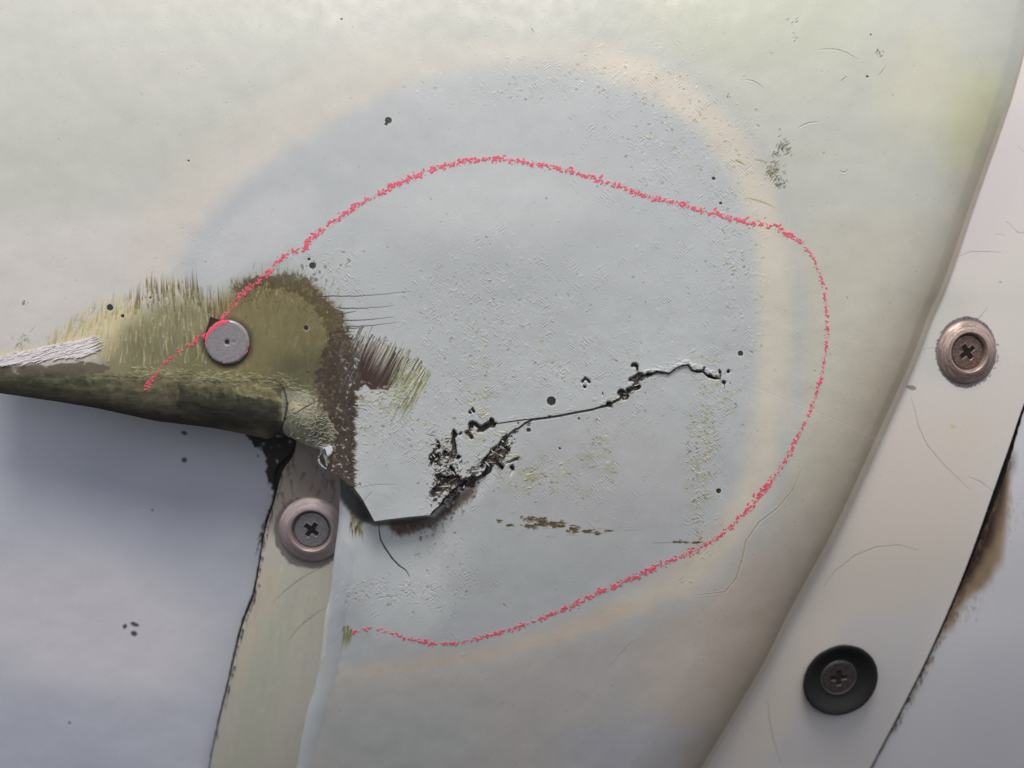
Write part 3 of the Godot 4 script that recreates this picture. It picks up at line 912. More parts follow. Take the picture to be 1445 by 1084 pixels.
func paint_marks(cv: Canvas):
	# pinholes
	for p in [[548, 170, 4.6], [545, 175, 2.2], [441, 375, 4.6], [436, 366, 2.0], [778, 566, 6.2], [155, 434, 4.4], [173, 446, 2.4], [432, 463, 3.2], [1045, 499, 3.6], [1014, 693, 3.4], [746, 607, 3.0], [1007, 252, 2.4], [1017, 287, 2.0], [266, 227, 1.4], [482, 27, 1.5], [1229, 49, 1.3], [1224, 108, 1.6], [817, 591, 1.6], [790, 633, 1.6], [212, 420, 1.4]]:
		var g := q(Vector2(p[0], p[1]))
		cv.blot(g + Vector2(0.5, 0.8), p[2] * 1.5, p[2] * 1.4, 0, rgb(206, 208, 206), 0.35, 2.0)
		cv.blot(g, p[2] * 1.05, p[2], 0.3, rgb(38, 36, 34), 0.95, 1.2, 0.25, -0.7, 3.0)
	for i in 26:
		var p := q(Vector2(441 + rng.randfn() * 12, 388 + rng.randfn() * 12))
		cv.blot(p, rng.randf_range(1, 2.5), rng.randf_range(1, 3), 0, rgb(104, 104, 88), 0.6, 1.5, 0.5)
	# fouling flecks
	for z in [[Vector2(1103, 207), 15.0, 46, rgb(92, 90, 80)], [Vector2(1091, 240), 13.0, 60, rgb(106, 102, 66)], [Vector2(1099, 256), 10.0, 40, rgb(96, 96, 78)], [Vector2(34, 428), 5.0, 9, rgb(74, 84, 84)], [Vector2(30, 480), 14.0, 22, rgb(150, 140, 118)], [Vector2(1240, 73), 6.0, 12, rgb(84, 84, 72)], [Vector2(1120, 28), 8.0, 9, rgb(110, 110, 100)], [Vector2(1122, 50), 6.0, 7, rgb(120, 120, 112)], [Vector2(1027, 135), 3.0, 5, rgb(90, 94, 78)], [Vector2(965, 124), 2.0, 3, rgb(96, 98, 90)]]:
		for i in z[2]:
			var p: Vector2 = z[0] + Vector2(rng.randfn() * z[1] * 0.45, rng.randfn() * z[1] * 0.5)
			cv.stroke(q(p), q(p + Vector2(rng.randf_range(1, z[1] * 0.5), 0).rotated([0.9, -0.6, 2.0][rng.randi() % 3])), rng.randf_range(1.0, 2.4), 0.8, z[3], rng.randf_range(0.4, 0.85), 0.5, 0.2)
	for l in [[Vector2(1050, 279), Vector2(1094, 293)], [Vector2(1036, 226), Vector2(1052, 233)], [Vector2(1064, 225), Vector2(1082, 229)]]:
		cv.path(qs(along(l[0], l[1], 6, 0.05)), 2.2, rgb(150, 144, 96), 0.7)
	# brown rubbed spots under the crack
	var moss := rgb(98, 88, 52)
	for p in [[743, 733, 8, 4], [762, 734, 7, 5], [745, 743, 11, 3], [766, 740, 13, 4], [786, 739, 11, 4], [787, 743, 8, 3], [810, 745, 8, 4], [804, 750, 9, 2], [831, 750, 10, 3], [840, 753, 4, 2], [856, 749, 4, 2], [718, 742, 5, 2], [704, 735, 3, 2], [960, 765, 11, 1.6], [982, 766, 6, 1.5]]:
		for i in 4 + int(p[2] * p[3] * 0.55):
			var c := Vector2(p[0] + rng.randf_range(-1, 1) * p[2], p[1] + rng.randfn() * p[3] * 0.45)
			cv.stroke(q(c), q(c + Vector2(rng.randf_range(2, 7), rng.randf_range(-0.6, 1.2))), rng.randf_range(1.2, 3.4), 0.8, moss.lerp(rgb(80, 68, 48), rng.randf()), rng.randf_range(0.5, 0.95), 0.5, -0.1)
	for i in 16:
		var p := Vector2(rng.randf_range(700, 890), rng.randf_range(742, 757))
		cv.stroke(q(p), q(p + Vector2(rng.randf_range(6, 22), rng.randf_range(-1, 2))), 1.0, 0.5, rgb(116, 110, 84), 0.4, 0.1)
	cv.stroke(q(Vector2(920, 766)), q(Vector2(1010, 764)), 1.0, 0.8, rgb(100, 96, 84), 0.5, 0.3)
	# olive wipes on the lower skin
	for i in 70:
		var p := Vector2(rng.randf_range(492, 510), rng.randf_range(712, 752))
		cv.stroke(q(p), q(p + Vector2(rng.randfn(), rng.randf_range(6, 18))), rng.randf_range(1, 3), 0.6, [rgb(110, 98, 54), rgb(72, 64, 46), rgb(134, 122, 80)][rng.randi() % 3], 0.7, 0.2)
	for i in 30:
		var p := Vector2(rng.randf_range(484, 496), rng.randf_range(880, 902))
		cv.stroke(q(p), q(p + Vector2(-rng.randf_range(1, 6), rng.randf_range(8, 26))), rng.randf_range(1, 2.6), 0.6, [rgb(112, 108, 66), rgb(140, 140, 104)][rng.randi() % 2], 0.7, 0.2)
	# dark stain below the loose flap, with the flap's shade painted in
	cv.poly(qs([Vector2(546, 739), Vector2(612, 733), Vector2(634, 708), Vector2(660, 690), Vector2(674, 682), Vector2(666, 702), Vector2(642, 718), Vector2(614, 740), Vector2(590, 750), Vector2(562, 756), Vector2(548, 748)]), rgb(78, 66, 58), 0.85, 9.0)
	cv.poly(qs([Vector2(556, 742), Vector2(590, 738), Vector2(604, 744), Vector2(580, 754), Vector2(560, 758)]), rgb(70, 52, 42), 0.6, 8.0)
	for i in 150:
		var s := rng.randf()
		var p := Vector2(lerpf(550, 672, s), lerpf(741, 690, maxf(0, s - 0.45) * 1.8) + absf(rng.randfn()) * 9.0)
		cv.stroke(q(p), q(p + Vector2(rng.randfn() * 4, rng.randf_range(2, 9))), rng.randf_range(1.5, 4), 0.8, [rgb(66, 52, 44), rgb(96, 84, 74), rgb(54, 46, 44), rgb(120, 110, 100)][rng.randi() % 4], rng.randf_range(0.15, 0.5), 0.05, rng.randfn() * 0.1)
	cv.poly(qs([Vector2(470, 668), Vector2(497, 692), Vector2(513, 714), Vector2(522, 736), Vector2(508, 738), Vector2(492, 724), Vector2(476, 706)]), rgb(40, 40, 40), 0.9, 7.0)  # shadow triangle beside the flap, painted near black
	cv.poly(qs([Vector2(500, 700), Vector2(518, 722), Vector2(528, 738), Vector2(600, 731), Vector2(612, 734), Vector2(580, 741), Vector2(528, 745), Vector2(508, 735)]), rgb(52, 46, 44), 0.7, 5.0)  # stain deepened along the torn edge to paint in its shade
	# runs and hairlines
	cv.path(qs([Vector2(1130, 660), Vector2(1118, 690), Vector2(1096, 716), Vector2(1070, 736), Vector2(1052, 762), Vector2(1046, 790), Vector2(1038, 815), Vector2(1022, 834), Vector2(984, 839)]), 2.0, rgb(160, 150, 108), 0.6, 0.25)
	cv.path(qs([Vector2(1132, 664), Vector2(1120, 693), Vector2(1098, 719), Vector2(1073, 739), Vector2(1055, 764), Vector2(1049, 792), Vector2(1041, 817), Vector2(1025, 837), Vector2(984, 842)]), 1.4, rgb(206, 198, 184), 0.5, 0.2)
	cv.path(qs([Vector2(904, 900), Vector2(888, 908), Vector2(872, 925), Vector2(858, 942)]), 1.2, rgb(150, 140, 130), 0.5)
	cv.path(qs([Vector2(830, 985), Vector2(816, 976), Vector2(800, 984)]), 1.0, rgb(150, 146, 142), 0.4)
	cv.path(qs([Vector2(532, 738), Vector2(533, 752), Vector2(535, 764), Vector2(542, 776), Vector2(552, 790), Vector2(562, 800), Vector2(571, 806), Vector2(577, 815)]), 2.2, rgb(46, 42, 44), 0.9, -0.6)
	cv.path(qs([Vector2(513, 706), Vector2(524, 694)]), 1.2, rgb(60, 58, 56), 0.8, -0.3)
	cv.path(qs(along(Vector2(500, 690), Vector2(560, 684), 8, 0.05)), 1.0, rgb(120, 122, 124), 0.5, -0.2)
	for i in 90:
		var p := q(Vector2(rng.randf_range(480, 620), 838 + rng.randfn() * 8))
		cv.stroke(p, p + Vector2(rng.randf_range(3, 8), 0).rotated(rng.randfn()), 1.6, 0.7, [rgb(196, 200, 204), rgb(128, 134, 140), rgb(166, 172, 178)][rng.randi() % 3], 0.5, 0.2, rng.randfn() * 0.25)
	# pink wax dust under the crayon line
	for i in 2600:
		var c := crayon_curve()
		var s := rng.randf() * c.get_baked_length()
		var m := c.sample_baked(s)
		if n_mid.get_noise_1d(s * 1.3) < -0.15 or (m.x < 300 and m.y > 440) or n_fine.get_noise_1d(s * 1.1) < -0.1:
			continue
		var thin := 1.3 if m.x > 1110 or (m.y > 800 and m.x < 700) else 2.1
		var p := m + Vector2(rng.randfn() * thin, rng.randfn() * thin)
		cv.stroke(q(p), q(p + Vector2(rng.randf_range(1, 4), 0).rotated(rng.randf() * TAU)), 2.2, 1.0, rgb(220, 116, 130), rng.randf_range(0.15, 0.5), 0.1, 0.12)

func shape(pts: Array, at: Vector2, k: float) -> Array:
	var r := []
	for p in pts:
		r.append(at + p * k)
	return r

func paint_breaks(cv: Canvas):
	dig_o = Vector2(430, 460)
	dig_k = 1.0
	var dc := Canvas.new(dig_o, Vector2(650, 350), dig_k, Color.BLACK, false, n_mid)
	var soot := rgb(74, 65, 62)
	var k := 0.11072   # the outlines of the break were measured in steps of this size from (600, 570)
	var at := Vector2(600, 570)
	var shapes := [
		[Vector2(555, 245), Vector2(600, 228), Vector2(650, 240), Vector2(690, 280), Vector2(740, 275), Vector2(810, 245), Vector2(830, 190), Vector2(870, 200), Vector2(880, 240), Vector2(910, 255), Vector2(890, 300), Vector2(830, 300), Vector2(740, 360), Vector2(660, 362), Vector2(680, 320), Vector2(620, 280), Vector2(605, 340), Vector2(560, 350)],
		[Vector2(505, 365), Vector2(550, 350), Vector2(590, 380), Vector2(620, 445), Vector2(585, 455), Vector2(545, 415)],
		[Vector2(350, 330), Vector2(385, 350), Vector2(415, 400), Vector2(385, 440), Vector2(380, 485), Vector2(400, 540), Vector2(405, 640), Vector2(380, 700), Vector2(310, 720), Vector2(330, 640), Vector2(350, 560), Vector2(330, 500), Vector2(345, 440)],
		[Vector2(420, 395), Vector2(460, 370), Vector2(480, 380), Vector2(440, 400)],
		[Vector2(215, 640), Vector2(260, 610), Vector2(320, 650), Vector2(300, 670), Vector2(250, 665)],
		[Vector2(55, 660), Vector2(90, 640), Vector2(100, 610), Vector2(130, 650), Vector2(180, 625), Vector2(200, 690), Vector2(160, 740), Vector2(210, 800), Vector2(130, 790), Vector2(110, 740), Vector2(70, 810), Vector2(60, 720)],
		[Vector2(140, 470), Vector2(185, 500), Vector2(195, 560), Vector2(175, 590), Vector2(150, 540)],
		[Vector2(305, 800), Vector2(340, 800), Vector2(380, 850), Vector2(390, 905), Vector2(340, 910), Vector2(320, 850)],
		[Vector2(125, 910), Vector2(180, 900), Vector2(260, 935), Vector2(330, 930), Vector2(410, 915), Vector2(440, 930), Vector2(450, 980), Vector2(500, 970), Vector2(600, 940), Vector2(700, 930), Vector2(770, 860), Vector2(790, 780), Vector2(720, 750), Vector2(750, 705), Vector2(800, 660), Vector2(840, 590), Vector2(920, 540), Vector2(960, 480), Vector2(1040, 400), Vector2(1050, 430), Vector2(1010, 520), Vector2(1080, 575), Vector2(1085, 610), Vector2(1030, 650), Vector2(1010, 710), Vector2(940, 690), Vector2(945, 760), Vector2(1010, 810), Vector2(990, 845), Vector2(900, 770), Vector2(850, 770), Vector2(845, 870), Vector2(760, 930), Vector2(640, 1000), Vector2(620, 1080), Vector2(500, 1060), Vector2(330, 1060), Vector2(220, 1130), Vector2(100, 1190), Vector2(60, 1140), Vector2(130, 1050), Vector2(200, 1020)],
		[Vector2(690, 810), Vector2(730, 770), Vector2(765, 780), Vector2(720, 810)],
		[Vector2(1085, 800), Vector2(1110, 790), Vector2(1145, 830), Vector2(1130, 855), Vector2(1090, 835)],
		[Vector2(1030, 765), Vector2(1120, 720), Vector2(1210, 680), Vector2(1190, 715), Vector2(1100, 745)],
		[Vector2(590, 75), Vector2(610, 60), Vector2(640, 110), Vector2(620, 120)], [Vector2(555, 100), Vector2(575, 95), Vector2(595, 130), Vector2(570, 130)],
		[Vector2(400, 660), Vector2(460, 680), Vector2(440, 700), Vector2(410, 690)]]
	for s in shapes:
		cv.poly(qs(shape(s, at, k)), soot, 0.97, 1.0, 0.0, -0.2)
		dc.poly(qs(shape(s, at, k)), Color.WHITE, 1.0, 2.0)
	var k2 := 0.13841   # and those of the far end of the crack from (860, 490)
	var at2 := Vector2(860, 490)
	var more := [
		[Vector2(-30, 560), Vector2(10, 565), Vector2(30, 590), Vector2(10, 615), Vector2(-30, 600)],
		[Vector2(85, 460), Vector2(110, 435), Vector2(150, 445), Vector2(180, 475), Vector2(205, 500), Vector2(190, 530), Vector2(140, 540), Vector2(110, 500), Vector2(90, 490)],
		[Vector2(170, 430), Vector2(230, 420), Vector2(270, 375), Vector2(325, 400), Vector2(310, 430), Vector2(220, 455), Vector2(180, 465)],
		[Vector2(195, 335), Vector2(240, 310), Vector2(300, 265), Vector2(360, 280), Vector2(330, 310), Vector2(345, 350), Vector2(300, 335), Vector2(270, 370), Vector2(245, 350), Vector2(200, 350)],
		[Vector2(225, 180), Vector2(265, 165), Vector2(295, 190), Vector2(295, 230), Vector2(275, 262), Vector2(275, 210), Vector2(250, 200), Vector2(225, 205)],
		[Vector2(360, 275), Vector2(400, 265), Vector2(450, 272), Vector2(480, 245), Vector2(475, 275), Vector2(420, 295), Vector2(370, 290)],
		[Vector2(1000, 280), Vector2(1030, 280), Vector2(1080, 310), Vector2(1120, 315), Vector2(1130, 280), Vector2(1110, 225), Vector2(1140, 250), Vector2(1140, 300), Vector2(1120, 325), Vector2(1070, 325), Vector2(1040, 305)],
		[Vector2(870, 250), Vector2(920, 235), Vector2(950, 240), Vector2(975, 195), Vector2(970, 240), Vector2(940, 252)],
		[Vector2(1140, 370), Vector2(1170, 345), Vector2(1190, 360), Vector2(1170, 405), Vector2(1165, 370)], [Vector2(1200, 250), Vector2(1230, 235), Vector2(1225, 265), Vector2(1205, 270)], [Vector2(1220, 365), Vector2(1240, 360), Vector2(1235, 378)],
		[Vector2(-285, 355), Vector2(-245, 310), Vector2(-190, 350), Vector2(-200, 375), Vector2(-245, 330), Vector2(-275, 370)], [Vector2(-270, 395), Vector2(-235, 400), Vector2(-240, 420), Vector2(-260, 415)],
		[Vector2(-75, 455), Vector2(-65, 470), Vector2(-55, 500), Vector2(-62, 500)]]
	for s in more:
		cv.poly(qs(shape(s, at2, k2)), rgb(60, 50, 47), 0.95, 1.0, 0.0, -0.2)
		dc.poly(qs(shape(s, at2, k2)), Color.WHITE, 0.7, 2.4, 0.2, 0.0, 4.0)
	for i in 210:
		var p := Vector2(rng.randf_range(604, 640), rng.randf_range(618, 706))
		if i > 120:
			p = Vector2(lerpf(640, 722, rng.randf()), 0)
			p.y = lerpf(690, 622, (p.x - 640) / 82.0) + rng.randfn() * 9.0
		if absf(p.x - 622 - rng.randfn() * 6.0) > 15.0 and i <= 120:
			continue
		var e := Vector2(rng.randf_range(2, 9), 0).rotated(rng.randf_range(-1.1, 0.2))
		cv.stroke(q(p), q(p + e), rng.randf_range(0.9, 2.4), 0.5, [soot, rgb(58, 50, 48), rgb(104, 92, 84), rgb(84, 74, 66)][rng.randi() % 4], rng.randf_range(0.5, 0.95), 0.3, -0.35)
		cv.stroke(q(p + Vector2(0.5, -1.8)), q(p + e + Vector2(0.5, -1.6)), rng.randf_range(0.8, 1.8), 0.5, [rgb(206, 208, 206), rgb(190, 188, 170), rgb(170, 172, 172)][rng.randi() % 3], 0.6, 0.2, 0.3)
	for i in 300:
		var c := Vector2(rng.randf_range(608, 642) + rng.randfn() * 3.0, rng.randf_range(630, 716))
		if i > 150:
			c.x = lerpf(626, 726, rng.randf())
			c.y = lerpf(700, 618, (c.x - 626) / 100.0) + rng.randfn() * 7.0
		if i > 260:
			c = tear[rng.randi_range(36, tear.size() - 8)] + Vector2(rng.randfn() * 3.0, rng.randfn() * 3.0)
			if c.x < 690.0 or c.x > 915.0:
				continue
		var a := rng.randf_range(-1.0, 0.1)
		var l := rng.randf_range(3, 10)
		var tri := [c, c + Vector2(l, rng.randf_range(-1, 1)).rotated(a), c + Vector2(l * rng.randf_range(0.2, 0.8), rng.randf_range(2, 5)).rotated(a)]
		var tone: Color = [soot, rgb(52, 44, 42), rgb(96, 84, 78), rgb(176, 178, 176), rgb(70, 60, 56), rgb(46, 40, 38), rgb(188, 188, 178)][rng.randi() % 7]
		cv.poly(qs(tri), tone, 0.9, 0.5, 0.0, 0.3 if tone.r > 0.5 else -0.25)
	for i in 60:  # highlight on the lifted crack lip, painted as pale strokes
		var x := rng.randf_range(896, 1012)
		var p := Vector2(x, look(tear, x) - rng.randf_range(2, 7))
		cv.stroke(p, p + Vector2(rng.randf_range(4, 12), rng.randf_range(-2, 1)), 2.6, 0.8, rgb(214, 217, 218), 0.35, 0.1, 0.2)
	# the hair-thin cracks that join them
	var thin := rgb(48, 40, 40)
	cv.path(qs([Vector2(700, 598), Vector2(720, 595), Vector2(742, 592), Vector2(760, 591)]), 1.9, thin, 0.9, -0.5, 0.8)
	for l in [[Vector2(622, 634), Vector2(637, 630)], [Vector2(600, 612), Vector2(616, 615)], [Vector2(866, 506), Vector2(872, 510)]]:
		cv.path(qs([l[0], (l[0] + l[1]) * 0.5 + Vector2(0, 1), l[1]]), 1.2, thin, 0.6, -0.3)
	# the groove itself, seen where the lower skin starts
	for i in range(0, tear.size() - 1):
		if tear[i].x > 600.0 and tear[i].x < 1012.0:
			var g := 3.6 if tear[i].x > 840 and tear[i].x < 930 else 2.6
			cv.stroke(tear[i] + Vector2(0, 0.9), tear[i + 1] + Vector2(0, 0.9), g, g, thin, 0.95, 0.95, -0.4)
	# pale bruised lips and yellowed chips around the break
	for i in 300:
		var j := rng.randi_range(0, tear.size() - 2)
		if tear[j].x < 590 or tear[j].x > 1015:
			continue
		var p := tear[j].lerp(tear[j + 1], rng.randf()) + Vector2(rng.randfn() * 5, rng.randfn() * 7 - 4)
		if cv.img.get_pixelv(Vector2i(cv.t(p))).r < 0.5:
			continue
		cv.stroke(p, p + Vector2(rng.randf_range(2, 8), 0).rotated(rng.randf_range(-0.7, 0.4)), rng.randf_range(1.4, 3.0), 0.8, [rgb(206, 210, 212), rgb(196, 190, 160), rgb(190, 196, 200), rgb(160, 166, 170)][rng.randi() % 4], rng.randf_range(0.25, 0.6), 0.1, 0.25)
	for z in [[705, 612], [712, 640], [728, 643], [745, 672], [680, 578], [684, 588], [660, 610], [720, 648]]:
		for i in 9:
			var p := Vector2(z[0] + rng.randfn() * 4, z[1] + rng.randfn() * 3)
			cv.stroke(q(p), q(p + Vector2(rng.randf_range(2, 8), 0).rotated(rng.randf_range(-0.6, 0.2))), 2.2, 0.8, [rgb(204, 200, 160), rgb(160, 156, 104), rgb(212, 208, 190)][rng.randi() % 3], 0.6, 0.2, 0.25)
	dig = dc.img
	dig.convert(Image.FORMAT_RF)

func paint_roughness(origin: Vector2, size: Vector2) -> Canvas:
	var c := Canvas.new(origin, size, 0.4, Color(0.43, 0.43, 0.43), false, n_mid)
	c.poly(qs([Vector2(470, 940), Vector2(760, 890), Vector2(1010, 735), Vector2(1068, 450), Vector2(985, 190), Vector2(720, 95), Vector2(440, 190), Vector2(250, 390), Vector2(440, 700)]), Color(0.5, 0.5, 0.5), 1.0, 20.0)
	c.poly(qs([Vector2(-60, 500), Vector2(140, 440), Vector2(240, 400), Vector2(430, 395), Vector2(600, 500), Vector2(580, 570), Vector2(510, 690), Vector2(380, 640), Vector2(-60, 640)]), Color(0.82, 0.82, 0.82), 1.0, 10.0)
	c.poly(qs([Vector2(600, 600), Vector2(740, 590), Vector2(720, 680), Vector2(620, 760), Vector2(540, 760)]), Color(0.8, 0.8, 0.8), 1.0, 10.0)
	var base := FastNoiseLite.new()
	base.seed = 3
	base.frequency = 0.09
	base.fractal_octaves = 4
	for y in c.h:
		for x in c.w:
			var v := c.img.get_pixel(x, y).r + base.get_noise_2d(x, y) * 0.1
			c.img.set_pixel(x, y, Color(v, v, v))
	return c

# ------------------------------------------------------------------ fairing
func build_fairing(cv: Canvas, skin_mat: Material):
	var f := thing("fairing", "cracked blue-grey and cream fibreglass fairing circled in red crayon", "fairing")
	# columns lean over from upright at the inner side to the slant of the rolled edge
	var us := PackedFloat32Array()
	var x := -60.0
	while x < 1280.0:
		us.append(x)
		x += 1.5 if x > 440.0 and x < 1030.0 else (2.0 if x > 1015 and x < 1030 else 4.5)
	us.append(1290.0)
	var nu := us.size()
	var rows_a := 78
	var rows_b := 84
	var nv := rows_a + rows_b
	var pos := PackedVector3Array()
	var uv := PackedVector2Array()
	pos.resize(nu * nv)
	uv.resize(nu * nv)
	var rim := PackedVector3Array()
	for i in nu:
		var share := clampf((us[i] - 1030.0) / 260.0, 0.0, 1.0)
		# the column's foot on the tear, found by halving
		var lo := 400.0
		var hi := 900.0
		for s in 26:
			var m := (lo + hi) * 0.5
			if m < look(tear, column(us[i], share, m)):
				lo = m
			else:
				hi = m
		var foot := (lo + hi) * 0.5
		for j in nv:
			var y: float
			if j < rows_a:
				y = lerpf(-60.0, foot - 125.0, float(j) / rows_a)
			else:
				y = lerpf(foot - 125.0, foot, float(j - rows_a) / (rows_b - 1))
			var xx := column(us[i], share, y)
			var b := look(tear, xx)
			pos[j * nu + i] = world(xx, y, upper(xx, y, b))
			uv[j * nu + i] = uv_of(cv, xx, y)
		if us[i] < 1012.0:
			rim.append(pos[(nv - 1) * nu + i])
	part("outer_skin", sheet(pos, uv, nu, nv), skin_mat, f)
	var frac := mat(rgb(66, 56, 48), 0.9)
	var torn := part("torn_edge", wall(rim, Vector3(0, 0, -3.2 * U)), frac, f)
	torn.set_meta("label", "dark broken edge of the torn outer skin")
	# rolled border: the thickness that shows beside the mounting strip
	var border := PackedVector3Array()
	for j in nv:
		border.append(pos[j * nu + nu - 1])

	# lower skin
	var nl := 330
	var na := 56
	var nb := 76
	pos = PackedVector3Array()
	uv = PackedVector2Array()
	pos.resize(nl * (na + nb))
	uv.resize(nl * (na + nb))
	for i in nl:
		var s := float(i) / (nl - 1)
		var u := s
		# closer columns where it meets the tear
		u = s * 0.68 / 0.85 if s < 0.85 else lerpf(0.68, 1.0, (s - 0.85) / 0.15)
		var lo := 380.0
		var hi := 900.0
		for k in 26:
			var m := (lo + hi) * 0.5
			if m < look(tear, lerpf(look(edge_l, m), look(edge_r, m), u)):
				lo = m
			else:
				hi = m
		var top := (lo + hi) * 0.5
		for j in na + nb:
			var y: float
			if j < na:
				y = lerpf(top - 16.0, top + 62.0, float(j) / na)
			else:
				y = lerpf(top + 62.0, 1150.0, float(j - na) / (nb - 1))
			var xx := lerpf(look(edge_l, y), look(edge_r, y), u)
			var b := look(tear, xx)
			var hh := lower(xx, y, b)
			if y < b:
				hh = minf(hh, upper(xx, y, b) - 0.35)
			pos[j * nl + i] = world(xx, y, hh)
			uv[j * nl + i] = uv_of(cv, xx, y)
	part("inner_skin", sheet(pos, uv, nl, na + nb), skin_mat, f)
	var left_rim := PackedVector3Array()
	for j in na + nb:
		left_rim.append(pos[j * nl])
		border.append(pos[j * nl + nl - 1])
	part("inner_edge", wall(left_rim, Vector3(0.0, 0, -8.0 * U)), mat(rgb(120, 130, 140), 0.6), f)
	border = PackedVector3Array()
	for j in 320:
		var y := -60.0 + j * 3.8
		var xe := look(edge_r, y)
		border.append(world(xe, y, skin(xe, y)))
	part("rolled_edge", wall(border, Vector3(8.0 * U, -3.0 * U, -8.0 * U)), mat(rgb(196, 184, 168), 0.5), f)

	build_crayon(f)
	build_debris(f)

func column(u: float, share: float, y: float) -> float:
	if share <= 0.0:
		return u
	# from an upright line at 1030 to the rolled edge itself
	return lerpf(1030.0, look(edge_r, y), share)

func crayon_curve() -> Curve2D:
	if _crayon == null:
		_crayon = Curve2D.new()
		_crayon.bake_interval = 3.0
		var pts := [Vector2(203, 550), Vector2(216, 533), Vector2(232, 512), Vector2(252, 497), Vector2(272, 483), Vector2(290, 470), Vector2(305, 458), Vector2(322, 438), Vector2(345, 412), Vector2(365, 395), Vector2(385, 377), Vector2(405, 359), Vector2(432, 349), Vector2(440, 335), Vector2(470, 313), Vector2(510, 287), Vector2(550, 265), Vector2(590, 247), Vector2(640, 231), Vector2(695, 224), Vector2(745, 230), Vector2(800, 240), Vector2(850, 256), Vector2(900, 272), Vector2(950, 286), Vector2(1000, 300), Vector2(1050, 312), Vector2(1085, 318), Vector2(1110, 329), Vector2(1135, 347), Vector2(1152, 375), Vector2(1163, 412), Vector2(1167, 460), Vector2(1164, 505), Vector2(1155, 545), Vector2(1143, 580), Vector2(1125, 617), Vector2(1105, 655), Vector2(1075, 695), Vector2(1040, 735), Vector2(1000, 766), Vector2(950, 790), Vector2(900, 812), Vector2(850, 834), Vector2(800, 858), Vector2(750, 878), Vector2(700, 894), Vector2(650, 906), Vector2(620, 909), Vector2(580, 903), Vector2(540, 890), Vector2(515, 887), Vector2(497, 893)]
		for i in pts.size():
			var d: Vector2 = (pts[mini(i + 1, pts.size() - 1)] - pts[maxi(i - 1, 0)]) / 6.0
			_crayon.add_point(pts[i], -d, d)
	return _crayon

var _crayon: Curve2D

func build_crayon(f: Node3D):
	var c := crayon_curve()
	var n := c.get_baked_length()
	var st := started()
	var s := 0.0
	while s < n:
		var p := c.sample_baked(s)
		var ahead := c.sample_baked(minf(s + 2.0, n)) - c.sample_baked(maxf(s - 2.0, 0.0))
		var dir := ahead.angle()
		var wide := 3.6
		var keep := 0.85
		var press := 0.62 + 0.6 * n_mid.get_noise_1d(s * 0.35 + 500.0)
		if p.x < 300 and p.y > 440:
			keep = 0.95 * smoothstep(-0.6, 0.1, n_mid.get_noise_1d(s * 0.7))
			wide = 3.0
		elif p.x < 420 and p.y < 470:
			keep = 0.7
			wide = 3.8
		elif p.x > 1120 and p.y < 640:
			wide = 2.2
			keep = 0.25 + 0.65 * smoothstep(-0.5, 0.1, sin(s * 0.27) + n_mid.get_noise_1d(s) * 1.5)
		elif p.x < 720 and p.y > 800:
			wide = 2.4
			keep = 0.9 if p.x > 580 else 0.35
		elif p.y < 330 and p.x > 560:
			wide = 3.5
			keep = 0.8
		if p.distance_to(Vector2(321, 483)) > 33.0:
			for k in 4:
				if rng.randf() > press * keep * (0.5 + 0.9 * n_fine.get_noise_2d(s * 1.5, k * 40.0 + 7.0)):
					continue
				var off := rng.randfn() * wide * 0.62
				var g := q(p + Vector2(rng.randf_range(-1, 1), off).rotated(dir))
				if g.x > 300 and g.x < 330 and g.y > 450 and g.y < 520:
					continue
				var b := tear_height(g)
				var basis := facing(skin_normal(g.x, g.y)) * Basis(Vector3(0, 0, 1), -dir + rng.randfn() * 0.7 + (0.9 if p.y < 330 and p.x > 560 else 0.3))
				var r := (0.65 + 1.8 * rng.randf() ** 1.8) * (1.0 if wide > 3.0 else 0.85)
				var pts := []
				var m := 6
				for i in m:
					pts.append(Vector2(cos(TAU * i / m) * r * rng.randf_range(1.0, 2.1), -sin(TAU * i / m) * r * rng.randf_range(0.5, 1.0)))
				flake(st, pts, world(g.x, g.y, b + 0.05), basis, rng.randf_range(0.25, 0.6))
		s += 1.25
	var line := part("crayon_line", done(st), wax(), f)
	line.set_meta("label", "broken red wax crayon line circling the damage")

func wax() -> StandardMaterial3D:
	if _wax == null:
		_wax = mat(rgb(226, 90, 112), 0.65)
	return _wax

var _wax: StandardMaterial3D

func tear_height(g: Vector2) -> float:
	var b := look(tear, g.x)
	return upper(g.x, g.y, b) if g.y < b else lower(g.x, g.y, b)

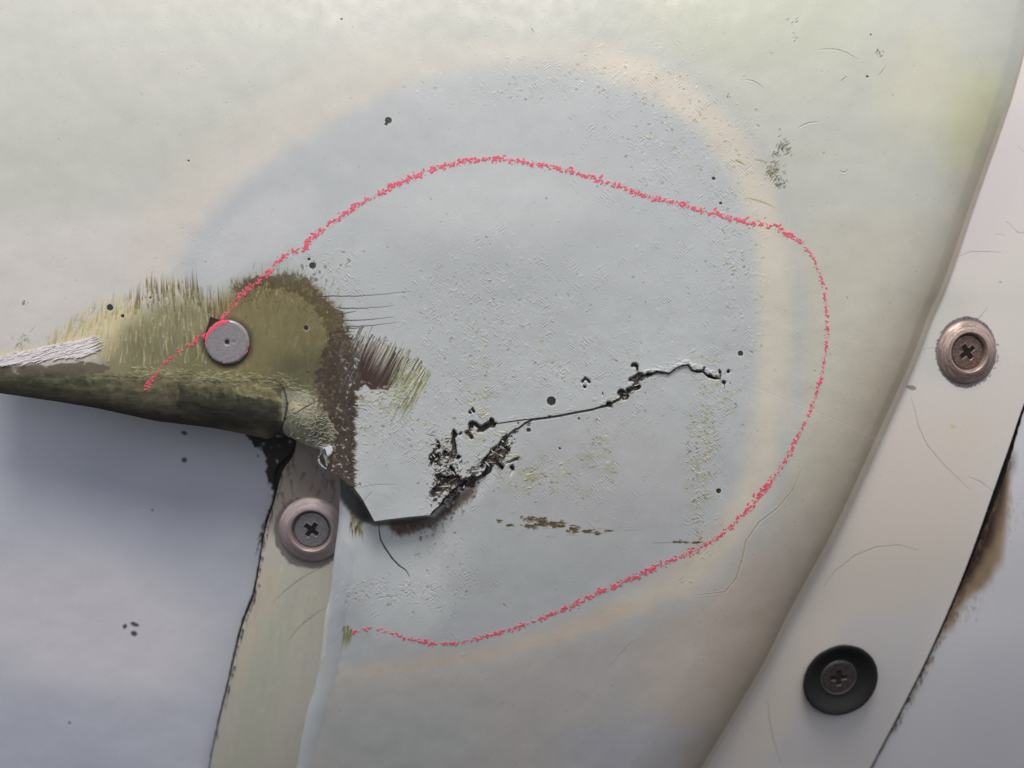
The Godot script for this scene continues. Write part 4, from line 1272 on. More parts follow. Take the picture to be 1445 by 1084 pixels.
func build_debris(f: Node3D):
	# splinters of laminate standing in the break
	var tones := [mat(rgb(176, 180, 182), 0.7), mat(rgb(150, 150, 146), 0.75), mat(rgb(112, 98, 90), 0.85), mat(rgb(190, 184, 160), 0.75), mat(rgb(84, 72, 68), 0.9)]
	var spots := [[638, 678, -0.5, 15, 2.4, 2], [688, 655, 0.8, 12, 2.2, 0], [694, 653, 0.05, 14, 1.6, 3], [700, 640, 0.6, 11, 2.6, 1], [704, 634, -0.4, 10, 2.2, 2], [709, 632, 0.5, 10, 3.0, 1], [712, 636, 0.2, 8, 2.0, 4], [715, 628, -0.7, 8, 2.4, 2], [697, 644, -1.0, 9, 2.6, 4],
		[612, 643, 0.9, 8, 2.2, 0], [616, 648, -0.6, 7, 2.0, 3], [620, 640, 0.4, 7, 1.8, 0], [624, 650, 1.1, 8, 2.4, 1], [628, 655, -0.3, 9, 2.4, 0], [632, 640, -0.2, 8, 3.0, 1], [618, 658, 0.3, 8, 2.0, 0], [634, 662, 0.7, 7, 2.0, 1], [622, 668, -0.4, 10, 2.2, 2], [614, 672, 0.2, 9, 2.6, 2], [628, 676, -0.2, 9, 1.8, 4], [640, 668, 0.9, 7, 2.2, 0], [618, 684, -0.9, 10, 2.6, 1], [626, 690, -0.5, 8, 2.0, 2], [648, 676, -0.5, 8, 1.8, 4],
		[636, 634, -0.5, 6, 1.8, 3], [617, 622, 1.1, 6, 1.4, 1], [668, 606, 0.8, 6, 1.8, 1], [680, 600, -0.4, 8, 1.8, 4], [888, 545, -0.5, 8, 2.0, 4], [894, 536, 0.3, 7, 1.8, 2], [882, 556, 0.2, 6, 2.2, 2], [897, 522, 1.2, 7, 1.6, 3], [1008, 524, 0.9, 8, 2.4, 0], [1012, 528, 1.2, 7, 2.0, 3], [1003, 526, 0.5, 7, 2.2, 0], [740, 677, -0.2, 8, 2.0, 3], [660, 676, -0.35, 9, 1.6, 2]]
	var more := []
	for s in spots:
		more.append(s)
		more.append([s[0] + rng.randfn() * 5.0, s[1] + rng.randfn() * 5.0, s[2] + rng.randfn() * 0.6, s[3] * rng.randf_range(0.6, 1.3), s[4] * rng.randf_range(0.6, 1.3), rng.randi() % 5])
	for s in more:
		var g := q(Vector2(s[0], s[1]))
		var st := started()
		var l: float = s[3] * rng.randf_range(0.8, 1.3)
		var w: float = s[4]
		var pts := [Vector2(-l * 0.5, -w * 0.2), Vector2(-l * 0.3, w * 0.5), Vector2(l * 0.1, w * 0.45), Vector2(l * 0.5, w * 0.1), Vector2(l * 0.35, -w * 0.3), Vector2(-l * 0.1, -w * 0.55)]
		var basis := facing(skin_normal(g.x, g.y)) * Basis(Vector3(0, 0, 1), -s[2]) * Basis(Vector3(0, 1, 0), rng.randf_range(-0.35, 0.35)) * Basis(Vector3(1, 0, 0), rng.randf_range(-0.6, 0.3))
		flake(st, pts, world(g.x, g.y, skin(g.x, g.y) - rng.randf_range(-0.6, 3.5)), basis, 0.8)
		part("splinter", done(st), tones[s[5]], f)
	# chips that stand proud around the scuffed cloth
	var st2 := started()
	for z in [[680, 430, 50, 30, 22], [760, 675, 40, 12, 16], [985, 650, 8, 50, 22], [550, 595, 40, 20, 18], [800, 520, 40, 12, 10], [625, 650, 14, 22, 30]]:
		for i in z[4]:
			var g := q(Vector2(z[0] + rng.randfn() * z[2], z[1] + rng.randfn() * z[3]))
			var r := rng.randf_range(0.5, 1.25)
			var pts := []
			for k in 5:
				pts.append(Vector2(cos(TAU * k / 5) * r * rng.randf_range(0.9, 2.4), -sin(TAU * k / 5) * r * rng.randf_range(0.4, 0.9)))
			var basis := facing(skin_normal(g.x, g.y)) * Basis(Vector3(0, 0, 1), rng.randf_range(-0.9, 0.9)) * Basis(Vector3(1, 0, 0), rng.randf_range(-0.5, 0.2))
			flake(st2, pts, world(g.x, g.y, tear_height(g) + 0.1), basis, rng.randf_range(0.3, 0.9))
	var chips := part("paint_chips", done(st2), mat(rgb(196, 196, 182), 0.6), f)
	chips.set_meta("kind", "stuff")
	# white glass fibres laid bare along the lip
	var st3 := started()
	for i in 520:
		var s := rng.randf()
		var px := lerpf(-30, 132, s)
		var py := lerpf(515, 497, clampf(s, 0, 1)) + rng.randf_range(-16.0 * s - 5.0, 3)
		var g := q(Vector2(px, py))
		var l := rng.randf_range(14, 38)
		var a := rng.randf_range(0.18, 0.42)
		var pts := [Vector2(-l * 0.5, -0.6), Vector2(-l * 0.5, 0.6), Vector2(0, 0.9), Vector2(l * 0.5, 0.2), Vector2(l * 0.5, -0.2), Vector2(0, -0.9)]
		var basis := facing(skin_normal(g.x, g.y)) * Basis(Vector3(0, 0, 1), a) * Basis(Vector3(0, 1, 0), rng.randf_range(-0.08, 0.08))
		flake(st3, pts, world(g.x, g.y, upper(g.x, g.y, look(tear, g.x)) + rng.randf_range(0.1, 1.2)), basis, 0.5)
	var fringe := part("fibre_fringe", done(st3), mat(rgb(222, 216, 218), 0.7), f)
	fringe.set_meta("kind", "stuff")
	# frayed hairs of the resin tuft
	var st4 := started()
	for i in 170:
		var s := sqrt(rng.randf())
		var px := lerpf(402, 472, s)
		var py := lerpf(556, 600, s * s) + rng.randf() * (76.0 - 30.0 * s)
		py = minf(py, 634)
		var g := q(Vector2(px, py))
		var l := rng.randf_range(4, 11)
		var a := rng.randf_range(-0.4, 1.5)
		if px > 455:
			a = rng.randf_range(-0.6, 0.5)
		var pts := [Vector2(-l * 0.5, -0.35), Vector2(-l * 0.5, 0.35), Vector2(l * 0.1, 0.4), Vector2(l * 0.5, 0.0), Vector2(l * 0.1, -0.4)]
		var basis := Basis(Vector3(0, 0, 1), a) * Basis(Vector3(0, 1, 0), -rng.randf_range(0.0, 0.5))
		flake(st4, pts, world(g.x, g.y, upper(g.x, g.y, look(tear, g.x)) + 0.6), basis, 0.6)
	var tuft := part("frayed_tuft", done(st4), mat(rgb(176, 176, 156), 0.85), f)
	tuft.set_meta("kind", "stuff")
	# white flake of paint curling off at the corner of the tear
	var st5 := started()
	var mid5 := Vector2(458, 632)
	var outline := []
	for p in [Vector2(442, 629), Vector2(448, 625.5), Vector2(455, 624), Vector2(463, 625), Vector2(469, 629), Vector2(472, 636), Vector2(470, 642), Vector2(466, 645), Vector2(465, 640), Vector2(461, 635), Vector2(455, 633), Vector2(448, 631)]:
		outline.push_front((p - mid5) * Vector2(1, -1))
	var g5 := q(mid5)
	flake(st5, outline, world(g5.x, g5.y, skin(g5.x, g5.y) - 1.0), Basis(Vector3(0, 1, 0), -0.42) * Basis(Vector3(1, 0, 0), -0.35), 1.4)
	part("curled_paint_flake", done(st5), mat(rgb(176, 182, 188), 0.55), f)
	var cp := PackedVector3Array()
	var cu := PackedVector2Array()
	var mids: PackedVector2Array
	cp = PackedVector3Array()
	cu = PackedVector2Array()
	mids = smooth_list([Vector2(450, 630), Vector2(453, 638), Vector2(449, 646), Vector2(450, 653), Vector2(454, 658), Vector2(460, 662)], 1.0)
	for i in mids.size():
		for k in 4:
			var t := k / 3.0 - 0.5
			var g := q(mids[i])
			cp.append(world(g.x + t * 2.6, g.y - t * 1.0, upper(g.x, minf(g.y, look(tear, g.x) - 1.0), look(tear, g.x)) - 1.0 + 3.0 * (0.25 - t * t) + n_mid.get_noise_2d(i * 9.0, 5) * 2.0))
			cu.append(Vector2(i, t))
	part("curled_paint_flake", sheet(cp, cu, 4, mids.size()), mat(rgb(150, 158, 162), 0.6), f)

# ------------------------------------------------------------------ panels and strips behind
func strip_r(x: float, y: float) -> float:
	var d := x - look(edge_r, y)
	var h := sag(y) - 52.0 - 0.2 * maxf(0.0, d) - 0.0 * y
	# countersink under the black washer
	var e := Vector2(x, y).distance_to(black_at)
	return h - 12.0 * smoothstep(46.0, 38.0, e)

var black_at := Vector2.ZERO

func qz(p: Vector2, how: Callable) -> Vector2:
	var g := p
	for i in 4:
		g = onto(p, how.call(g.x, g.y))
	return g

func panel_l(x: float, y: float) -> float:
	return 0.6 * sag(y) - 136.0 + n_low.get_noise_2d(x * 0.6 + 300.0, y * 0.6) * 2.0 - 16.0 * quarter(1.0 - (look(gap_l, y) - x) / 22.0) * 0.25

func strip_l(_x: float, y: float) -> float:
	return sag(y) - 74.0

func panel_r(x: float, y: float) -> float:
	return sag(y) - 52.0 - 0.2 * maxf(0.0, x - look(edge_r, y)) - 7.0

var gap_l: PackedVector2Array
var gap_r: PackedVector2Array

# a plate between two side curves (given as y -> x)
func plate(from_x: Callable, to_x: Callable, y0: float, y1: float, nu: int, nv: int, how: Callable, c: Canvas) -> Array:
	var pos := PackedVector3Array()
	var uv := PackedVector2Array()
	for j in nv:
		var y := lerpf(y0, y1, float(j) / (nv - 1))
		var a: float = from_x.call(y)
		var b: float = to_x.call(y)
		for i in nu:
			var x := lerpf(a, b, float(i) / (nu - 1))
			pos.append(world(x, y, how.call(x, y)))
			uv.append(uv_of(c, x, y))
	var ra := PackedVector3Array()
	var rb := PackedVector3Array()
	for j in nv:
		ra.append(pos[j * nu])
		rb.append(pos[j * nu + nu - 1])
	return [sheet(pos, uv, nu, nv), ra, rb]

func speckle(c: Canvas, count: int, tones: Array, alpha: float):
	for i in count:
		var p := c.o + Vector2(rng.randf() * c.w, rng.randf() * c.h) / c.k
		c.stroke(p, p + Vector2(rng.randf_range(1, 9), 0).rotated(rng.randf() * TAU), rng.randf_range(0.8, 2.2), 0.6, tones[rng.randi() % tones.size()], alpha * rng.randf(), 0.02, rng.randfn() * 0.06)

func build_panels():
	# outlines of the gaps
	var gl := []
	for p in [Vector2(418, 560), Vector2(417, 633), Vector2(399, 665), Vector2(388, 705), Vector2(374, 751), Vector2(359, 836), Vector2(341, 886), Vector2(321, 967), Vector2(296, 1072), Vector2(282, 1170)]:
		var g: Vector2 = onto(p, sag(p.y) - 74.0)
		gl.append(Vector2(g.y, g.x))
	gap_l = smooth_list(gl, 6.0)
	var gr := []
	for p in [Vector2(1480, 480), Vector2(1445, 572), Vector2(1426, 629), Vector2(1402, 699), Vector2(1359, 823), Vector2(1316, 926), Vector2(1283, 996), Vector2(1240, 1084), Vector2(1205, 1160)]:
		var g: Vector2 = onto(p, sag(p.y) - 52.0 - 0.2 * 195.0)
		gr.append(Vector2(g.y, g.x))
	gap_r = smooth_list(gr, 6.0)
	black_at = qz(Vector2(1185, 959), func(x, y): return sag(y) - 52.0 - 0.2 * maxf(0.0, x - look(edge_r, y)))

	# --- recessed body panel under the lip
	var c := Canvas.new(Vector2(-120, 440), Vector2(640, 760), 1.0, rgb(182, 186, 199), true, n_mid)
	var w := func(p: Vector2) -> Vector2: return qz(p, panel_l)
	c.blot(w.call(Vector2(120, 880)), 200, 110, 0.2, rgb(202, 201, 209), 0.9, 110.0)
	c.blot(w.call(Vector2(60, 1060)), 160, 70, 0.0, rgb(176, 181, 197), 0.8, 90.0)
	c.blot(w.call(Vector2(200, 700)), 150, 60, 0.3, rgb(162, 167, 182), 0.7, 90.0)
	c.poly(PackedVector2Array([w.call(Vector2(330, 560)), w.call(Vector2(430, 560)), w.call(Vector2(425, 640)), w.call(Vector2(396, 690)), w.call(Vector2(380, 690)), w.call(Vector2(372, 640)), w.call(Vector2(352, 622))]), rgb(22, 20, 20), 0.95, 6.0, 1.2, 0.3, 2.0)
	for i in 26:
		var y := rng.randf_range(640, 800)
		var p := Vector2(look(gap_l, y) - 11.0 - absf(rng.randfn()) * 2.0, y)
		c.stroke(p, p + Vector2(-rng.randf_range(1, 6), rng.randf_range(4, 16)), rng.randf_range(1, 4), 0.6, rgb(40, 34, 34), 0.7, 0.2, 0.1)
	grain(c, 31, 0.25, 8.0)
	speckle(c, 700, [rgb(204, 202, 210), rgb(160, 158, 170)], 0.14)
	for s in [[Vector2(190, 881), 7.0, 3.0], [Vector2(176, 884), 3.0, 4.0], [Vector2(189, 894), 5.0, 4.0], [Vector2(260, 649), 4.0, 4.0], [Vector2(260, 611), 4.5, 3.0], [Vector2(98, 1020), 2.0, 2.0], [Vector2(215, 720), 1.6, 1.6]]:
		c.blot(w.call(s[0]), s[1], s[2], 0.4, rgb(56, 56, 60), 0.85, 2.0, 0.6, 0.2, 3.0)
	var t := thing("body_panel", "smooth lavender-grey body panel recessed beneath the mossy torn lip", "panel")
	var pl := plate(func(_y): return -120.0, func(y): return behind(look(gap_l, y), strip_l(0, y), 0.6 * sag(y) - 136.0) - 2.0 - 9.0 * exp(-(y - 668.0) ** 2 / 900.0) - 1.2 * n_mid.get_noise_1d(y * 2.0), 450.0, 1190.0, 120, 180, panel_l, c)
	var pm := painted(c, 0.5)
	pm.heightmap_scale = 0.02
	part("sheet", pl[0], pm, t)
	part("sheet_edge", wall(pl[2], Vector3(0, 0, -8 * U)), mat(rgb(70, 66, 70), 0.8), t)

	# --- inner mounting strip with the half-hidden screw
	c = Canvas.new(Vector2(240, 520), Vector2(340, 680), 1.3, rgb(192, 190, 180), true, n_mid)
	w = func(p: Vector2) -> Vector2: return qz(p, strip_l)
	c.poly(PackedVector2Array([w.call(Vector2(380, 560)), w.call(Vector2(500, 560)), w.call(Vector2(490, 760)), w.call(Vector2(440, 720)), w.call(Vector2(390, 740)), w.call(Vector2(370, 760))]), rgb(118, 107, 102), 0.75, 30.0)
	c.poly(PackedVector2Array([w.call(Vector2(350, 800)), w.call(Vector2(400, 800)), w.call(Vector2(380, 900)), w.call(Vector2(330, 980))]), rgb(204, 192, 174), 0.6, 24.0)
	c.poly(PackedVector2Array([w.call(Vector2(370, 880)), w.call(Vector2(420, 830)), w.call(Vector2(400, 960)), w.call(Vector2(360, 1120)), w.call(Vector2(310, 1120))]), rgb(186, 188, 174), 0.7, 20.0)
	for i in 260:
		var p: Vector2 = w.call(Vector2(rng.randf_range(320, 470), rng.randf_range(790, 1090)))
		var e := Vector2(-rng.randf_range(2, 14), rng.randf_range(12, 60))
		c.stroke(p, p + e, rng.randf_range(2, 8), 1.0, [rgb(206, 206, 172), rgb(172, 174, 156), rgb(204, 194, 174), rgb(168, 171, 170), rgb(214, 212, 192)][rng.randi() % 5], rng.randf_range(0.08, 0.3), 0.02)
	for i in 40:
		var p: Vector2 = w.call(Vector2(rng.randf_range(396, 474), rng.randf_range(640, 712)))
		c.stroke(p, p + Vector2(rng.randf_range(-8, 8), rng.randf_range(8, 26)), rng.randf_range(2, 7), 1.0, [rgb(64, 54, 52), rgb(96, 78, 74), rgb(128, 108, 104)][rng.randi() % 3], 0.4, 0.1, rng.randfn() * 0.1)
	for l in [[Vector2(385, 850), Vector2(455, 800)], [Vector2(405, 905), Vector2(458, 858)]]:
		c.path(PackedVector2Array(along(w.call(l[0]), w.call(l[1]), 8, 0.05)), 1.4, rgb(120, 120, 92), 0.6, -0.2)
	c.blot(w.call(Vector2(437, 752)), 54, 54, 0, rgb(88, 78, 80), 0.7, 8.0, 0.5)
	for i in 80:
		var y := rng.randf_range(640, 1080)
		var x := look(gap_l, y) + absf(rng.randfn()) * 2.0
		c.stroke(Vector2(x, y), Vector2(x - 1.0, y + rng.randf_range(4, 14)), rng.randf_range(1, 3), 0.7, rgb(60, 52, 48), 0.6, 0.2)
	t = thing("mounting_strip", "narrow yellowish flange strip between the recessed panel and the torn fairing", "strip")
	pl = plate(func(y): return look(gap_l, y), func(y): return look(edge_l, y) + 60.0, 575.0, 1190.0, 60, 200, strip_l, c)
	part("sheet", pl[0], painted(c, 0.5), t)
	part("sheet_edge", wall(pl[1], Vector3(0, 0, -16 * U)), mat(rgb(58, 50, 46), 0.85), t)
	bead(t, gap_l, func(x, y): return panel_l(x, y) - 1.5, -7.0, 11.0, rgb(34, 29, 29), 575.0, 1190.0, 60.0)

	# --- outer mounting strip
	c = Canvas.new(Vector2(880, -100), Vector2(640, 1320), 1.2, rgb(220, 215, 211), true, n_mid)
	w = func(p: Vector2) -> Vector2: return qz(p, strip_r)
	c.poly(PackedVector2Array([w.call(Vector2(1240, 600)), w.call(Vector2(1420, 560)), w.call(Vector2(1360, 800)), w.call(Vector2(1200, 1000)), w.call(Vector2(1000, 1100)), w.call(Vector2(1100, 900))]), rgb(220, 212, 202), 0.8, 60.0)
	c.blot(w.call(Vector2(1400, 250)), 50, 120, 0.3, rgb(216, 209, 212), 0.7, 40.0)
	c.blot(w.call(Vector2(1330, 470)), 40, 70, 0.3, rgb(206, 208, 202), 0.7, 30.0)
	c.poly(PackedVector2Array([w.call(Vector2(1200, 870)), w.call(Vector2(1330, 850)), w.call(Vector2(1240, 1084)), w.call(Vector2(1080, 1084))]), rgb(204, 203, 208), 0.6, 40.0)
	grain(c, 31, 0.25, 8.0)
	speckle(c, 1500, [rgb(226, 224, 220), rgb(184, 180, 178), rgb(196, 192, 190)], 0.16)
	var hair := rgb(134, 128, 128)
	for l in [[Vector2(1285, 560), Vector2(1291, 580), Vector2(1296, 602), Vector2(1308, 628), Vector2(1328, 652), Vector2(1350, 674), Vector2(1370, 692)], [Vector2(1366, 672), Vector2(1384, 680), Vector2(1402, 694)], [Vector2(1160, 830), Vector2(1178, 806), Vector2(1206, 784), Vector2(1236, 772), Vector2(1268, 769), Vector2(1296, 777)], [Vector2(1083, 985), Vector2(1085, 1012), Vector2(1090, 1040), Vector2(1102, 1078)], [Vector2(1375, 455), Vector2(1384, 446), Vector2(1394, 433)], [Vector2(1352, 362), Vector2(1370, 355), Vector2(1392, 355), Vector2(1412, 356)], [Vector2(1420, 312), Vector2(1436, 328), Vector2(1460, 330)], [Vector2(1436, 206), Vector2(1450, 220)], [Vector2(1404, 330), Vector2(1418, 332)], [Vector2(1300, 494), Vector2(1318, 490)]]:
		var pts := PackedVector2Array()
		for p in l:
			pts.append(w.call(p))
		c.path(pts, 1.4, hair, 0.45, -0.2, 0.4)
	for s in [[Vector2(1286, 547), 8.0, 3.0, 0.2], [Vector2(1412, 398), 2.0, 1.0, 0.0]]:
		c.blot(w.call(s[0]), s[1], s[2], s[3], rgb(132, 134, 122), 0.8, 3.0, 0.5)
	c.blot(w.call(Vector2(1345, 602)), 4, 3, 0, rgb(196, 194, 140), 0.6, 2.0)
	c.blot(w.call(Vector2(1364, 497)), 47, 52, 0, rgb(96, 88, 90), 0.75, 5.0, 0.4)
	for i in 40:
		var a := rng.randf() * TAU
		var p: Vector2 = w.call(Vector2(1364, 497) + Vector2(cos(a) * 44, sin(a) * 49))
		c.stroke(p, p + Vector2(rng.randf_range(1, 5), 0).rotated(-a), 2.4, 0.8, rgb(74, 66, 76), 0.6, 0.2)
	c.blot(black_at, 53, 53, 0, rgb(20, 20, 22), 0.97, 2.0, 0.4)
	t = thing("mounting_strip", "broad cream strip beside the fairing's rolled edge, holding two screws", "strip")
	pl = plate(func(y): return look(edge_r, y) - 62.0, func(y): return look(gap_r, y) if y > 480.0 else look(gap_r, 480.0) + (480.0 - y) * 0.1, -100.0, 1200.0, 130, 420, strip_r, c)
	part("sheet", pl[0], painted(c, 0.5), t)
	part("sheet_edge", wall(pl[2], Vector3(0, 0, -14 * U)), mat(rgb(52, 46, 52), 0.7), t)
	bead(t, gap_r, func(x, y): return panel_r(x, y) - 6.0, 9.0, 15.0, rgb(34, 28, 30), 470.0, 1200.0)

	# --- body panel beyond the gap, with its brown weep
	c = Canvas.new(Vector2(1100, 400), Vector2(480, 800), 1.2, rgb(216, 216, 222), true, n_mid)
	w = func(p: Vector2) -> Vector2: return qz(p, panel_r)
	c.blot(w.call(Vector2(1420, 980)), 90, 110, 0.3, rgb(206, 208, 216), 0.6, 90.0)
	c.poly(PackedVector2Array([w.call(Vector2(1424, 660)), w.call(Vector2(1422, 720)), w.call(Vector2(1412, 790)), w.call(Vector2(1392, 826)), w.call(Vector2(1362, 846)), w.call(Vector2(1338, 890)), w.call(Vector2(1322, 900)), w.call(Vector2(1400, 690))]), rgb(130, 102, 68), 0.75, 16.0, 0.0)
	c.poly(PackedVector2Array([w.call(Vector2(1428, 636)), w.call(Vector2(1416, 700)), w.call(Vector2(1402, 760)), w.call(Vector2(1376, 806)), w.call(Vector2(1345, 850)), w.call(Vector2(1328, 890)), w.call(Vector2(1390, 690))]), rgb(50, 38, 35), 0.95, 14.0, 0.0)
	for i in 200:
		var y := rng.randf_range(640, 1080)
		var x := look(gap_r, y) + 6.0 + absf(rng.randfn()) * (7.0 if y < 940 else 4.0)
		c.stroke(Vector2(x, y), Vector2(x + rng.randf_range(-4, 2), y + rng.randf_range(4, 16)), rng.randf_range(1, 4), 0.6, [rgb(98, 74, 52), rgb(132, 106, 72), rgb(58, 46, 48), rgb(150, 130, 110)][rng.randi() % 4], rng.randf_range(0.2, 0.7), 0.1, 0.2)
	for i in 160:
		var yy := rng.randf_range(690, 880)
		var p: Vector2 = w.call(Vector2(rng.randf_range(1430, 1455) - (yy - 690) * 0.42 + rng.randfn() * 6.0 - 6.0, yy))
		c.stroke(p, p + Vector2(rng.randfn() * 2, rng.randf_range(3, 14)), rng.randf_range(1, 3.5), 0.6, [rgb(160, 140, 112), rgb(140, 112, 78), rgb(120, 96, 70)][rng.randi() % 3], 0.22, 0.03)
	grain(c, 31, 0.25, 8.0)
	speckle(c, 700, [rgb(206, 206, 212), rgb(156, 156, 166)], 0.15)
	t = thing("body_panel", "pale blue-grey body panel with a brown weep along its open seam", "panel")
	pl = plate(func(y): return look(gap_r, y) + 6.5 + 6.0 * exp(-(y - 690.0) ** 2 / 6000.0) + 1.5 * n_mid.get_noise_1d(y * 2.0), func(_y): return 1580.0, 405.0, 1195.0, 90, 240, panel_r, c)
	part("sheet", pl[0], painted(c, 0.5), t)
	part("sheet_edge", wall(pl[1], Vector3(0, 0, -9 * U)), mat(rgb(70, 56, 50), 0.8), t)

# where a line at height a shows when its counterpart lies deeper, at height b
func behind(x: float, a: float, b: float) -> float:
	return CX + (x - CX) * (EYE - b) / (EYE - a)

# a lumpy bead of old sealant lying in a gap
func bead(parent: Node3D, line: PackedVector2Array, how: Callable, shift: float, wide: float, col: Color, y0: float, y1: float, near := 0.0):
	var pos := PackedVector3Array()
	var uv := PackedVector2Array()
	var n := 200
	var m := 12
	for j in n:
		var y := lerpf(y0, y1, float(j) / (n - 1))
		var x0 := behind(look(line, y), how.call(look(line, y), y) + near, how.call(look(line, y), y)) + shift * 0.3
		for i in m:
			var t := float(i) / (m - 1) - 0.5
			var x := x0 + t * wide * 1.6
			var h: float = how.call(x, y) - 5.0 + 4.0 * sqrt(maxf(0.0, 0.25 - t * t)) * (1.0 + n_mid.get_noise_2d(x * 2.0, y * 1.5))
			pos.append(world(x, y, h))
			uv.append(Vector2(t, float(j) / n))
	part("sealant", sheet(pos, uv, m, n), mat(col, 0.7), parent)

# ------------------------------------------------------------------ rivet and screws
func brushed(c: Color, rough: float, metal: float, along_u: float, tarnish := 1.0) -> StandardMaterial3D:
	var m := mat(c, rough, metal)
	var fn := FastNoiseLite.new()
	fn.seed = 21
	fn.frequency = 0.06
	fn.fractal_octaves = 4
	var im := Image.create(256, 256, false, Image.FORMAT_RGB8)
	for y in 256:
		for x in 256:
			var v := 0.5 + 0.5 * fn.get_noise_2d(x * along_u, y * 6.0)
			im.set_pixel(x, y, Color(v, v, v))
	m.heightmap_enabled = true
	m.heightmap_texture = ImageTexture.create_from_image(im)
	m.heightmap_scale = 0.0035
	var tint := Image.create(256, 256, false, Image.FORMAT_RGB8)
	for y in 256:
		for x in 256:
			var v := clampf(0.9 + 0.3 * tarnish * fn.get_noise_2d(x * 0.35 + 90.0, y * 0.9), 0.5, 1.0)
			if fn.get_noise_2d(x * 1.7, y * 1.7 + 400.0) > 0.34:
				v *= 1.0 - 0.28 * tarnish
			tint.set_pixel(x, y, Color(v, v * 0.985, v * 0.965))
	m.albedo_texture = ImageTexture.create_from_image(tint)
	m.roughness_texture = m.heightmap_texture
	m.roughness = minf(1.0, rough * 1.7)
	return m

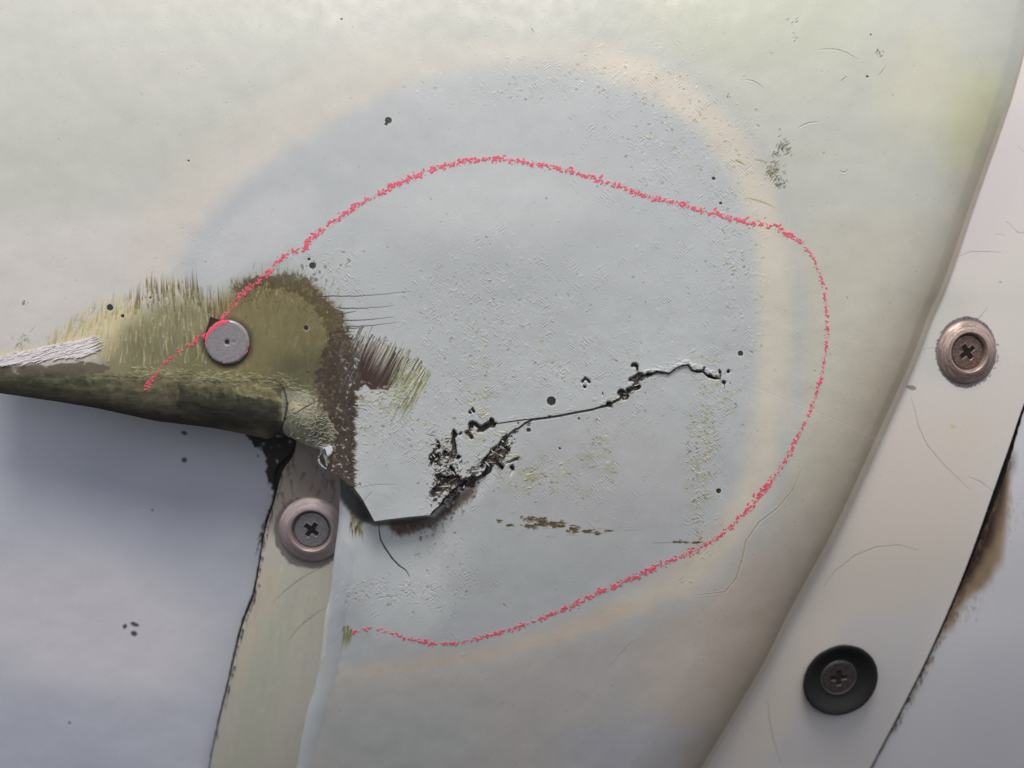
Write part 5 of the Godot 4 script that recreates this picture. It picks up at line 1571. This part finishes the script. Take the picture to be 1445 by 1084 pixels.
func build_fasteners():
	# flat aluminium rivet
	var g := q(Vector2(321, 483))
	var nrm := skin_normal(g.x, g.y)
	var r := thing("rivet", "flat round grey rivet with a centre dimple, nicked by red crayon", "rivet")
	r.transform = Transform3D(facing(nrm), world(g.x, g.y, upper(g.x, g.y, look(tear, g.x)) - 0.5))
	var alu := brushed(rgb(164, 162, 170), 0.5, 0.4, 1.0, 0.3)
	var rp := PackedVector3Array()
	var ru := PackedVector2Array()
	var rings := 30
	for j in 97:
		var a := TAU * j / 96
		for i in rings + 3:
			var rad := 31.0 * minf(float(i) / rings, 1.0)
			var z := 5.0 - 2.6 * exp(-rad * rad / 9.0) - 0.5 * exp(-(Vector2(cos(a) * rad, sin(a) * rad) - Vector2(9.5, 0)).length_squared() / 5.0)
			z -= 1.2 * smoothstep(28.5, 31.0, rad)
			if i > rings:
				z = 5.0 - 1.2 - 3.0 * (i - rings)
				rad += 0.4
			rp.append(Vector3(cos(a) * rad, sin(a) * rad, z) * U)
			ru.append(Vector2(cos(a), sin(a)) * rad / 64.0 + Vector2(0.5, 0.5))
	part("head", sheet_free(rp, ru, rings + 3, 97), alu, r)
	part("dimple", lathe([Vector2(0.0, 3.3), Vector2(1.8, 3.6), Vector2(2.6, 4.4), Vector2(3.0, 4.75)], 24), mat(rgb(48, 44, 44), 0.8), r)
	var st := started()
	for i in 330:
		var a := rng.randf_range(1.5, 3.05) if rng.randf() < 0.93 else rng.randf_range(0, TAU)
		var rad := 31.0 - absf(rng.randfn()) * (2.6 if a > 1.4 and a < 3.2 else 6.0) * sin(clampf((a - 1.3) / 1.9, 0.1, 1.0) * PI * 0.9 + 0.2)
		rad = clampf(rad, 14.0, 30.6)
		var pts := []
		var rr := rng.randf_range(0.6, 1.7)
		for k in 5:
			pts.append(Vector2(cos(TAU * k / 5) * rr * rng.randf_range(0.8, 1.8), -sin(TAU * k / 5) * rr * rng.randf_range(0.6, 1.1)))
		flake(st, pts, Vector3(cos(a) * rad, sin(a) * rad, 4.95 - 1.2 * smoothstep(28.5, 31.0, rad)) * U, Basis(Vector3(0, 0, 1), a + 1.57), 0.35)
	part("crayon_smear", done(st), wax(), r)

	# cup washers with cross-head screws
	var cup := [Vector2(25.0, -2.0), Vector2(25.4, 1.5), Vector2(27.0, 6.0), Vector2(28.0, 8.6), Vector2(28.8, 9.6), Vector2(30.0, 9.7), Vector2(34.0, 7.9), Vector2(38.0, 6.0), Vector2(42.0, 4.0), Vector2(44.6, 2.4), Vector2(46.0, 0.5), Vector2(46.2, -3.0)]
	var at := qz(Vector2(1364, 497), strip_r)
	var s := screw("screw", "copper-tinted cross-head screw in a dished washer high on the cream strip", at, strip_r, Vector3.ZERO)
	o_recess(s, 25.0, 0.62, 3.2)
	part("dished_washer", lathe(cup, 120, 0.004), brushed(rgb(198, 176, 171), 0.42, 0.5, 0.3), s)
	var h := part("head", screw_head(25.0, 0.62, 8.0, 0.46), brushed(rgb(158, 134, 128), 0.42, 0.7, 2.0), s)
	h.position = Vector3(0, 0, 3.2 * U)

	at = qz(Vector2(440, 747), strip_l)
	s = screw("screw", "grey cross-head screw in a dished washer half tucked under the torn fairing", at, strip_l, Vector3.ZERO)
	o_recess(s, 24.6, 0.9, 4.0)
	s.scale = Vector3.ONE * 1.06
	part("dished_washer", lathe(cup, 120, 0.004), brushed(rgb(198, 182, 186), 0.42, 0.5, 0.3, 0.45), s)
	h = part("head", screw_head(24.6, 0.9, 8.0, 0.44), brushed(rgb(172, 170, 180), 0.45, 0.6, 2.0, 0.5), s)
	h.position = Vector3(0, 0, 4.0 * U)

	s = screw("screw", "dark recessed cross-head screw in a black washer low on the cream strip", black_at, func(x, y): return strip_r(x + 60.0, y) + 18.0, Vector3.ZERO)
	o_recess(s, 25.2, 0.08, -8.5)
	s.basis = facing((s.basis.z + Vector3(0, 0, 0.35)).normalized()).scaled(Vector3.ONE * 1.06)
	s.position.z += 3.0 * U
	var pit := [Vector2(24.5, -11.0), Vector2(26.0, -9.5), Vector2(28.0, -9.8), Vector2(36.0, -7.0), Vector2(43.0, -3.0), Vector2(49.0, 0.2), Vector2(52.5, 0.9), Vector2(54.4, 0.5), Vector2(55.0, -1.0)]
	part("dished_washer", lathe(pit, 120, 0.012), mat(rgb(16, 16, 18), 0.75), s)
	h = part("head", screw_head(25.2, 0.08, 7.0, 0.46), brushed(rgb(112, 104, 106), 0.45, 0.7, 2.0), s)
	h.position = Vector3(0, 0, -8.5 * U)
	part("head_rim", lathe([Vector2(24.6, -9.5), Vector2(25.4, -8.6), Vector2(26.4, -8.9), Vector2(26.8, -10.0)], 80), mat(rgb(120, 112, 110), 0.4, 0.6), s)

# the cross-shaped slot, with a near-black plate whose colour carries the slot's shade
func o_recess(parent: Node3D, r: float, turn: float, z: float):
	var st := started()
	var pts := []
	for k in 4:
		var a := turn + PI / 2 * k
		for d in [Vector2(0.13, 0.15), Vector2(0.30, 0.10), Vector2(0.44, 0.12), Vector2(0.44, -0.12), Vector2(0.30, -0.10)]:
			pts.append((Vector2(d.x, -d.y) * r).rotated(a))
	flake(st, pts, Vector3(0, 0, (z - 1.6) * U), Basis.IDENTITY, 0.5)
	part("cross_recess", done(st), mat(rgb(22, 20, 20), 0.9), parent)

func screw(called: String, label: String, at: Vector2, how: Callable, _n: Vector3) -> Node3D:
	var o := thing(called, label, "screw", "screws in dished washers")
	var a: float = how.call(at.x + 60.0, at.y) - how.call(at.x - 2.0, at.y)
	var b: float = how.call(at.x, at.y + 60.0) - how.call(at.x, at.y - 60.0)
	var n := Vector3(-a / 62.0, b / 120.0, 1.0).normalized()
	o.transform = Transform3D(facing(n), world(at.x, at.y, how.call(at.x, at.y)))
	return o
